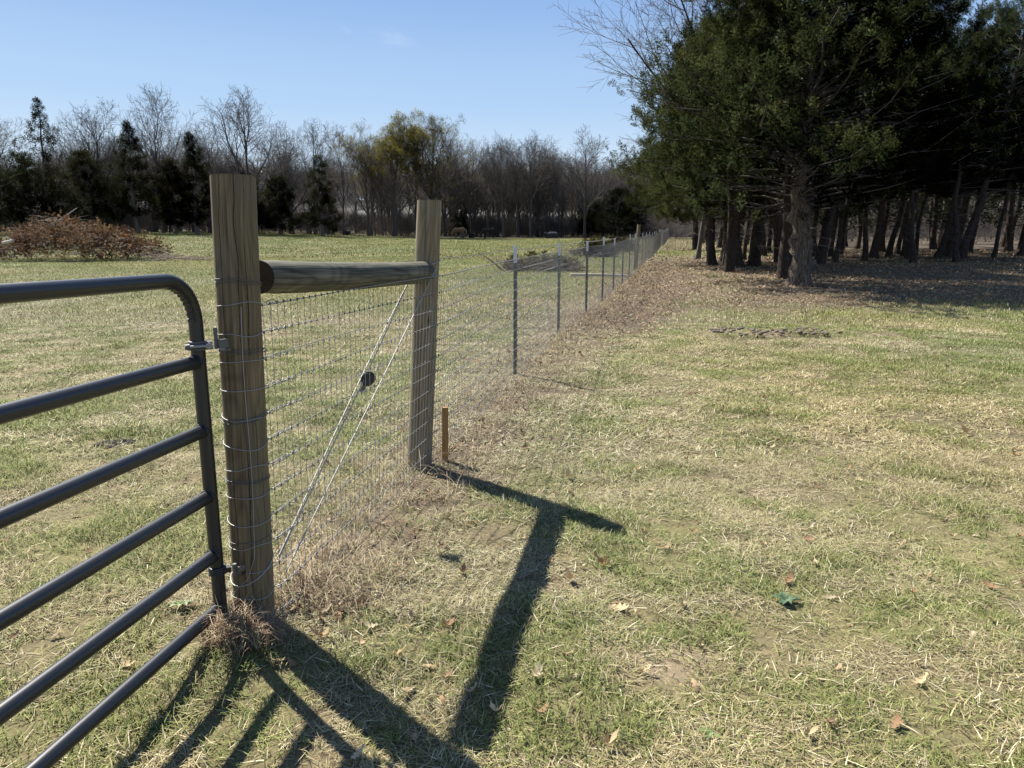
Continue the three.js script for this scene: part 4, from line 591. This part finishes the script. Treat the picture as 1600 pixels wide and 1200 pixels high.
{
  const leg = (x, z, f) => f ? [[[x, 0.98, z * 0.8], [x - 0.03, 0.5, z], 0.125, 0.058], [[x - 0.03, 0.5, z], [x, 0.12, z], 0.05, 0.04], [[x, 0.12, z], [x - 0.04, 0.03, z], 0.045, 0.058]] : [[[x, 1.05, z * 0.8], [x - 0.12, 0.74, z], 0.2, 0.11], [[x - 0.12, 0.74, z], [x + 0.12, 0.52, z], 0.1, 0.06], [[x + 0.12, 0.52, z], [x + 0.08, 0.12, z], 0.052, 0.042], [[x + 0.08, 0.12, z], [x + 0.03, 0.03, z], 0.045, 0.058]];
  const horse = (fx) => [[[0.58, 1.16, 0], [0.05, 1.08, 0], 0.29, 0.30], [[0.05, 1.08, 0], [-0.52, 1.1, 0], 0.30, 0.27], [[0.5, 1.33, 0], [0.0, 1.25, 0], 0.14, 0.12], [[0.0, 1.25, 0], [-0.48, 1.33, 0], 0.12, 0.12], [[-0.6, 1.16, 0], [-1.0, 0.72, 0], 0.22, 0.14], [[-1.0, 0.72, 0], [-1.12, 0.5, 0], 0.14, 0.11], [[-1.1, 0.5, 0], [-1.2, 0.12, 0], 0.115, 0.065], [[-1.02, 0.62, 0.06], [-0.98, 0.72, 0.09], 0.035, 0.012], [[-1.02, 0.62, -0.06], [-0.98, 0.72, -0.09], 0.035, 0.012], ...leg(-0.5 + fx, 0.14, 1), ...leg(-0.56 - fx, -0.14, 1), ...leg(0.58 - fx, 0.15, 0), ...leg(0.64 + fx, -0.15, 0)];
  const coat = (c, n) => { const m = new THREE.MeshStandardMaterial({ color: new THREE.Color(...c), roughness: 0.9 }); m.name = n; return m; };
  const put = (label, x, d, turn, s, c, hair, fx) => {
    const g = thing('horse', label, 'horse', [x, land(x, -d), -d], 'horses grazing at the far edge of the pasture'); g.rotation.y = turn; g.scale.setScalar(s);
    part('horse_body', body(horse(fx), [-1.35, -0.05, -0.4, 1.0, 1.6, 0.4], 72), coat(c, 'coat'), g);
    part('tail', new GB().tube([V(0.82, 1.3, 0), V(0.97, 1.12, 0), V(1.0, 0.8, 0), V(0.95, 0.42, 0)], [0.035, 0.06, 0.065, 0.02], 8, [1, 1, 1]).build(), coat(hair, 'hair'), g);
    part('mane', new GB().tube([V(-0.55, 1.4, 0), V(-0.75, 1.18, 0), V(-0.95, 0.92, 0), V(-1.02, 0.72, 0)], [0.03, 0.045, 0.045, 0.03], 6, [1, 1, 1]).build(), coat(hair, 'hair'), g);
  };
  put('tan horse grazing head down before the far woods', -7.4, 104, 0.25, 1.0, [0.21, 0.115, 0.058], [0.36, 0.27, 0.18], 0.03);
  put('dark brown horse grazing head down to the right of the tan horse', -3.3, 104.5, -0.15, 1.0, [0.03, 0.02, 0.016], [0.015, 0.012, 0.012], -0.06);
  const cow = thing('cow', 'small dark animal with a pale back resting at the far pasture edge', 'cow', [5.8, land(5.8, -106), -106]); cow.rotation.y = 0.1;
  part('cow_body', body([[[0.62, 0.46, 0], [-0.55, 0.44, 0], 0.34, 0.34], [[0.6, 0.62, 0], [-0.5, 0.64, 0], 0.2, 0.18], [[-0.6, 0.55, 0], [-0.95, 0.74, 0], 0.2, 0.13], [[-0.95, 0.76, 0], [-1.22, 0.62, 0], 0.13, 0.085], [[-0.9, 0.84, 0.08], [-0.88, 0.86, 0.2], 0.04, 0.015], [[-0.9, 0.84, -0.08], [-0.88, 0.86, -0.2], 0.04, 0.015], [[-0.5, 0.24, 0.25], [-0.9, 0.1, 0.28], 0.11, 0.06], [[-0.9, 0.1, 0.28], [-0.55, 0.06, 0.34], 0.055, 0.05], [[0.55, 0.3, 0.28], [0.15, 0.14, 0.4], 0.17, 0.07], [[0.15, 0.14, 0.4], [0.6, 0.06, 0.42], 0.06, 0.05], [[-0.5, 0.24, -0.25], [-0.9, 0.1, -0.28], 0.11, 0.06]], [-1.35, -0.02, -0.5, 1.0, 1.0, 0.5], 60), coat([0.05, 0.042, 0.038], 'hide'), cow);
  part('pale_back_patch', new GB().tube([V(0.75, 0.72, 0), V(0.5, 0.79, 0), V(0, 0.795, 0), V(-0.45, 0.79, 0), V(-0.62, 0.72, 0)], [0.05, 0.1, 0.11, 0.1, 0.05], 10, [1, 1, 1]).build(), coat([0.45, 0.42, 0.38], 'hide'), cow);
  const rub = new THREE.MeshStandardMaterial({ color: new THREE.Color(0.012, 0.012, 0.013), roughness: 0.7 }), prof = [[0, 0.02], [0.38, 0.02], [0.42, 0.06], [0.5, 0.5], [0.53, 0.52], [0.5, 0.54], [0.46, 0.52], [0.38, 0.1], [0, 0.1]].map((q) => new THREE.Vector2(...q));
  for (const [x, d, label] of [[-5.9, 108, 'black feed tub on the grass between the two horses'], [-23.3, 104, 'black feed tub before the woods above the brace rail']]) { const g = thing('feed_tub', label, 'feed tub', [x, land(x, -d), -d], 'black feed tubs in the pasture'); part('tub', new THREE.LatheGeometry(prof, 20), rub, g); part('rim', new THREE.TorusGeometry(0.51, 0.03, 8, 24).rotateX(Math.PI / 2).translate(0, 0.53, 0), rub, g); }
}
{ // dried dung and clods
  const clod = (name, label, cat, x, d, n, spread, rad, c, group) => { const g = thing(name, label, cat, [x, land(x, -d), -d], group), r = rng(Math.round(x * 100 + d * 7)), mat = new THREE.MeshStandardMaterial({ color: new THREE.Color(...c), roughness: 1 }); for (let k = 0; k < n; k++) { const ge = new THREE.IcosahedronGeometry(rad * (0.5 + 0.8 * r()), 2), p = ge.attributes.position; for (let i = 0; i < p.count; i++) { const m = 0.75 + 0.5 * noise(p.getX(i) * 60 + k * 9, p.getY(i) * 60 + p.getZ(i) * 47); p.setXYZ(i, p.getX(i) * m, p.getY(i) * m * 0.6, p.getZ(i) * m); } ge.computeVertexNormals(); const a = r() * 6.28, q = Math.sqrt(r()); ge.translate(Math.cos(a) * q * spread, rad * 0.2, Math.sin(a) * q * spread * 0.9); part('clod', ge, mat, g); } };
  clod('dung_heap', 'dark crumbly dung heap in the grass behind the gate rails', 'dung', -2.9, 5.08, 26, 0.15, 0.026, [0.03, 0.026, 0.022]);
  clod('dirt_mound', 'broken dark dirt mound on the mown strip, left of two', 'dirt mound', 3.55, 10.7, 48, 0.6, 0.03, [0.15, 0.12, 0.09], 'turned-up dirt mounds');
  clod('dirt_mound', 'broken dark dirt mound on the mown strip, right of two', 'dirt mound', 4.5, 10.85, 34, 0.42, 0.03, [0.14, 0.11, 0.08], 'turned-up dirt mounds');
}

// ---------------------------------------------------------------- fallen oak leaves
function oakLeaf(seed, curl) {
  const r = rng(seed), half = [[0, 0.1], [0.06, 0.35], [0.16, 0.16], [0.3, 0.62], [0.4, 0.2], [0.56, 0.78], [0.66, 0.26], [0.8, 0.5], [0.9, 0.2], [1, 0.02]], g = new GB(), n = half.length, c = [1, 1, 1], L = 0.1, bend = (x, z) => { const a = (x - 0.5) * 2; return curl * (a * a * 0.03 + Math.abs(z) * Math.abs(z) * 9) + 0.006 * (noise(x * 5 + seed, z * 90) - 0.5); };
  const row = half.map(([t, w], i) => [t, w * 0.042 * (0.85 + 0.3 * r()), w * 0.042 * (0.85 + 0.3 * r())]);
  for (const [t, a, b] of row) for (const z of [-a, -a * 0.5, 0, b * 0.5, b]) g.v(t * L - L / 2 + (Math.abs(z) > 0.02 ? 0.006 : 0), bend(t, z) + 0.004, z, 0, 1, 0, c);
  for (let i = 0; i < n - 1; i++) for (let k = 0; k < 4; k++) { const a = i * 5 + k; g.tri(a, a + 1, a + 5); g.tri(a + 1, a + 6, a + 5); }
  g.tube([V(-L / 2 + 0.004, 0.004, 0), V(-L / 2 - 0.012, 0.005, 0.002), V(-L / 2 - 0.024, 0.009, 0.005)], 0.0009, 3, [0.7, 0.6, 0.5]);
  const b = g.build(); b.computeVertexNormals(); return b;
}
{
  const shapes = [oakLeaf(1, 0.6), oakLeaf(2, 1.6), oakLeaf(3, -1.0), oakLeaf(4, 2.6), oakLeaf(5, 0.9), oakLeaf(6, 2.0)], r = rng(3131), tones = [[0.50, 0.38, 0.22], [0.42, 0.30, 0.17], [0.56, 0.46, 0.30], [0.27, 0.165, 0.09], [0.36, 0.22, 0.11]];
  // single leaves that stand out in the near grass
  const mats = tones.map((t) => { const m = leafMat.clone(); m.color.setRGB(...t); return m; });
  const spots = [[0.44, 2.72], [0.50, 2.68], [-0.28, 2.3], [-0.42, 2.36], [-0.55, 2.55], [-0.62, 2.78], [-0.35, 2.15], [-0.05, 2.05], [0.62, 2.2], [0.7, 2.45], [-0.75, 2.68], [-0.5, 3.0], [-0.15, 1.62], [-0.45, 1.85], [-0.3, 1.95], [0.28, 1.9], [1.4, 3.1], [1.9, 3.9], [2.15, 4.3], [1.55, 3.55], [2.9, 5.1], [0.9, 1.95], [1.2, 2.0], [-0.33, 3.3], [-0.2, 3.6], [0.05, 3.4], [-0.62, 3.2], [0.35, 4.3], [0.5, 4.7], [0.1, 4.9], [0.75, 3.3], [2.55, 3.4], [1.75, 2.5], [1.2, 5.3], [-1.35, 2.3], [-0.72, 2.48], [-0.82, 2.3]];
  for (let k = 0; k < 70; k++) { const d = 2 + 4.6 * r(), x = fenceX(d) + 0.25 + Math.pow(r(), 1.7) * (d * 0.72 - fenceX(d)); spots.push([x, d]); }
  spots.forEach(([x, d], k) => {
    const s = x - fenceX(d), m = new THREE.Mesh(shapes[k % 6], mats[k < 22 ? [0, 2, 1][k % 3] : Math.floor(r() * 5)]); m.name = numbered('oak_leaf'); m.castShadow = m.receiveShadow = true; m.position.set(x, land(x, -d) + 0.012 + 0.008 * r(), -d); m.rotation.set((r() - 0.5) * 0.8, r() * 6.28, (r() - 0.5) * 0.8, 'YXZ'); { const q = k === 0 ? 0.95 : 0.35 + 0.42 * r(); m.scale.set(q, q * (0.6 + 0.6 * r()), q * (0.65 + 0.5 * r())); } scene.add(m);
    tag(m, k === 0 ? 'large pale lobed oak leaf casting a dark shadow in the near grass' : s < 0.55 ? 'curled tan oak leaf lying close to the foot of the fence' : d < 3 ? 'curled tan oak leaf lying in the nearest grass' : 'small curled oak leaf lying on the mown strip', 'leaf', 'single fallen oak leaves');
  });
  const litter = thing('leaf_litter', 'drift of dead brown leaves along the fence and under the grove', 'dead leaves', [0, 0, 0]); litter.userData.kind = 'stuff';
  const sets = shapes.map(() => new Copies());
  const scatter = (d0, d1, cell, k, size) => { for (let d = d0; d < d1; d += cell) for (let x = -0.8 * d - 2; x < 0.85 * d + 2; x += cell) { const px = x + r() * cell, pd = d + r() * cell, c = cover(px, pd); if (r() > (c.litter * c.litter * 0.9 + 0.065) * k) continue; const t = tones[Math.floor(r() * 5)], v = 0.5 + 0.55 * r(); sets[Math.floor(r() * 6)].add(pose(px, land(px, -pd) + 0.006 + 0.012 * r(), -pd, r() * 6.28, size * (0.45 + 0.7 * r()), (r() - 0.5) * 0.9, (r() - 0.5) * 0.9, size * 0.6), [t[0] * v, t[1] * v, t[2] * v]); } };
  scatter(1.4, 8, 0.075, 0.6, 0.5); scatter(8, 18, 0.078, 0.9, 0.7); scatter(18, 34, 0.15, 0.95, 1.1); scatter(34, 52, 0.36, 0.9, 2.2);
  sets.forEach((s, j) => s.build('leaves', shapes[j], leafMat, litter));
}

// ---------------------------------------------------------------- grass
{
  const patch = (seed, n, rad, len, wid, flat, mixc, seg = 2) => { const r = rng(seed), b = new GB(); for (let k = 0; k < n; k++) { const a = r() * 6.28, q = Math.sqrt(r()) * rad, lying = r() < flat, c = mixc(r), v = 0.7 + 0.55 * r(), cc = c.map((t) => t * v); b.blade(Math.cos(a) * q, Math.sin(a) * q, len * (0.5 + 0.9 * r()) * (lying ? 1.15 : 1), wid * (0.7 + 0.6 * r()), r() * 6.28, lying ? 1.15 + 0.35 * r() : 0.15 + 0.75 * r(), lying ? 0.12 * (r() - 0.4) : 0.35 + 0.5 * r(), cc, lying ? 0.004 + 0.012 * r() : 0, seg, cc.map((t, i) => t * [1.12, 1.06, 1][i])); } return b.build(); };
  const straw = (r) => { const t = r(); return t < 0.38 ? [0.40, 0.355, 0.19] : t < 0.64 ? [0.29, 0.25, 0.135] : t < 0.84 ? [0.16, 0.13, 0.085] : [0.62, 0.575, 0.40]; };
  const green = (r) => { const t = r(); return t < 0.42 ? [0.16, 0.20, 0.056] : t < 0.74 ? [0.23, 0.26, 0.085] : t < 0.86 ? [0.10, 0.14, 0.046] : [0.40, 0.355, 0.2]; };
  const both = (r) => (r() < 0.52 ? green(r) : straw(r));
  const pal = (p, seed) => (r) => p(r);
  const lod = [
    { straw: [1, 2, 3].map((s) => patch(10 + s, 58, 0.085, 0.05, 0.0028, 0.66, straw)), green: [1, 2, 3].map((s) => patch(20 + s, 40, 0.06, 0.046, 0.0029, 0.2, green)), mix: [1, 2].map((s) => patch(30 + s, 50, 0.085, 0.046, 0.0029, 0.5, both)) },
    { straw: [1, 2].map((s) => patch(40 + s, 74, 0.17, 0.058, 0.0046, 0.72, straw)), green: [1, 2].map((s) => patch(50 + s, 80, 0.13, 0.046, 0.0046, 0.2, green)), mix: [1, 2].map((s) => patch(60 + s, 74, 0.17, 0.048, 0.0046, 0.5, both)) },
    { straw: [1, 2].map((s) => patch(70 + s, 90, 0.42, 0.06, 0.010, 0.65, straw, 1)), green: [1, 2].map((s) => patch(80 + s, 100, 0.40, 0.055, 0.010, 0.2, green, 1)), mix: [1, 2].map((s) => patch(90 + s, 100, 0.42, 0.055, 0.010, 0.45, both, 1)) },
    { straw: [1].map((s) => patch(95 + s, 90, 1.0, 0.10, 0.032, 0.5, straw, 1)), green: [1].map((s) => patch(97 + s, 110, 1.0, 0.085, 0.034, 0.1, green, 1)), mix: [1].map((s) => patch(99 + s, 100, 1.0, 0.085, 0.034, 0.3, both, 1)) },
  ];
  const r = rng(2024), mown = thing('mown_grass', 'thin mown grass, part green part straw, right of the fence', 'grass', [0, 0, 0]), field = thing('pasture_grass', 'short green and straw grass of the pasture left of the fence', 'grass', [0, 0, 0]);
  mown.userData.kind = field.userData.kind = 'stuff';
  const bins = new Map();
  const put = (l, kind, x, d, tall, keep) => {
    const list = lod[l][kind], j = Math.floor(r() * list.length), side = x > fenceX(d) ? 'm' : 'f', key = `${side}${l}${kind}${j}`; if (!bins.has(key)) bins.set(key, new Copies());
    const n = fbm(x * 0.8 + 11, d * 0.8, 2), v = 0.82 + 0.3 * r() + 0.25 * (n - 0.5), warm = (noise(x * 0.31 + 50, d * 0.31) - 0.5) * 0.16;
    bins.get(key).add(pose(x, land(x, -d) - 0.003, -d, r() * 6.28, 0.75 + 0.5 * r(), 0, 0, tall * (0.7 + 0.6 * r())), [v * (1 + warm), v, v * (1 - warm)]);
  };
  const sow = (l, d0, d1, cell) => { for (let d = d0; d < d1; d += cell) { const w = 0.78 * d + 1.6; for (let x = -w; x < w; x += cell) { const px = x + r() * cell, pd = d + r() * cell; if (l === 3 && px > fenceX(pd) + 9) continue; const c = cover(px, pd); if (r() < c.soil * 0.65 || r() < c.litter * (px > fenceX(pd) ? 0.96 : 0.5)) continue; const g = c.green + (r() - 0.5) * 0.5, cl = noise(px * 4.1, pd * 4.1) * 0.6 + noise(px * 11, pd * 11) * 0.4; if (l < 2 && r() < ss(0.54, 0.3, cl) * 0.88) continue; const tuft = cl > 0.66 ? 1.3 : cl < 0.4 ? 0.7 : 0.92; put(l, g > 0.61 ? 'green' : g > 0.35 ? 'mix' : 'straw', px, pd, tuft * (0.58 + 0.4 * c.green) * (pd > 53 && px > fenceX(pd) + 0.5 ? 3.2 : 1), 1); } } };
  sow(0, 1.1, 4.8, 0.047); sow(1, 4.8, 12, 0.08); sow(2, 12, 40, 0.27); sow(3, 40, 100, 0.8);
  for (const [key, c] of bins) { const l = +key[1], kind = key.slice(2, -1), j = +key.at(-1); c.build(kind === 'straw' ? 'straw' : kind === 'green' ? 'green_blades' : 'mixed_blades', lod[l][kind][j], bladeMat, key[0] === 'm' ? mown : field); }
  // taller dry weeds left uncut along the wire
  const weedShape = (seed) => { const q = rng(seed), b = new GB(); for (let k = 0; k < 26; k++) { const red = q() < 0.4, c = red ? [0.25, 0.175, 0.115] : [0.42, 0.365, 0.22], v = 0.6 + 0.6 * q(); b.blade((q() - 0.5) * 0.16, (q() - 0.5) * 0.16, 0.07 + 0.17 * q() * q(), 0.0026, q() * 6.28, 0.1 + 0.9 * q(), 0.3 + 0.5 * q(), c.map((t) => t * v), 0, 3); } return b.build(); };
  const ws = [weedShape(7), weedShape(8), weedShape(9)], wsets = ws.map(() => new Copies()), weeds = thing('dry_weeds', 'reddish dry weeds and uncut straw along the foot of the wire mesh', 'weeds', [0, 0, 0]); weeds.userData.kind = 'stuff';
  for (let k = 0; k < 430; k++) { const d = 2.75 + 30 * Math.pow(r(), 1.8), s = (r() + r() - 1) * 0.55, x = fenceX(d) + s + 0.03, v = 0.75 + 0.5 * r(); if (Math.hypot(x + 1.02, d - 2.62) < 0.1) continue; wsets[k % 3].add(pose(x, land(x, -d) - 0.004, -d, r() * 6.28, 0.7 + 0.6 * r() + d * 0.02), [v, v, v]); }
  wsets.forEach((s, j) => s.build('stems', ws[j], bladeMat, weeds));
  // the clump of dead grass at the foot of the corner post
  const cl = thing('dead_grass_clump', 'clump of dead reddish grass at the foot of the corner post', 'grass clump', [-0.985, land(-0.985, -2.42), -2.42]), b = new GB(), q = rng(66);
  for (let k = 0; k < 900; k++) { const a = q() * 6.28, rr = Math.sqrt(q()), x = Math.cos(a) * rr * 0.15, z = Math.sin(a) * rr * 0.105, v = 0.5 + 0.7 * q(), c = q() < 0.62 ? [0.30, 0.20, 0.125] : [0.46, 0.38, 0.24]; b.blade(x, z, 0.05 + 0.13 * q() * (1.2 - 0.5 * rr), 0.0024, q() * 6.28, 0.2 + q(), 0.35 + 0.45 * q(), c.map((t) => t * v), 0.05 * (1 - rr * rr), 3); }
  part('dead_blades', b.build(), bladeMat, cl, 'stuff');
  // broad-leaved weed and low green rosettes
  const rosette = (label, x, d, n, L, c, group) => { const g = thing('broadleaf_weed', label, 'weed', [x, land(x, -d), -d], group), m = new THREE.MeshPhysicalMaterial({ color: new THREE.Color(...c), roughness: 0.6, transmission: 0.25, thickness: 0, side: THREE.DoubleSide }); for (let k = 0; k < n; k++) { const bb = new GB(), s = 7, a = k * 2.4 + q() * 0.5, tilt = 0.35 + 0.5 * q(), l = L * (0.6 + 0.6 * q()); for (let i = 0; i <= s; i++) { const t = i / s, w = l * 0.26 * Math.sin(Math.PI * Math.pow(t, 0.7)) * (1 + 0.12 * Math.sin(i * 3)), rr = l * t, y = 0.012 + l * (tilt * t - 0.75 * t * t * tilt); for (const e of [-1, 0, 1]) bb.v(Math.cos(a) * rr - Math.sin(a) * w * e, y + Math.abs(e) * w * 0.35, Math.sin(a) * rr + Math.cos(a) * w * e, 0, 1, 0, [1, 1, 1]); } for (let i = 0; i < s; i++) for (let e = 0; e < 2; e++) { const o = i * 3 + e; bb.tri(o, o + 1, o + 3); bb.tri(o + 1, o + 4, o + 3); } const ge = bb.build(); ge.computeVertexNormals(); part('leaf', ge, m, g); } };
  rosette('dark green broadleaf weed alone in the mown grass', 1.14, 2.78, 7, 0.068, [0.07, 0.13, 0.05]);
  rosette('small green rosette weed beside the gate bottom rail', -1.35, 2.72, 9, 0.05, [0.16, 0.23, 0.05], 'small rosette weeds'); rosette('small green rosette weed under the lowest gate rail', -1.2, 2.9, 8, 0.045, [0.15, 0.22, 0.05], 'small rosette weeds'); rosette('tiny bright weed in the grass nearest the viewer', 0.6, 1.95, 8, 0.035, [0.14, 0.21, 0.05], 'small rosette weeds');
}
renderer.render(scene, camera);
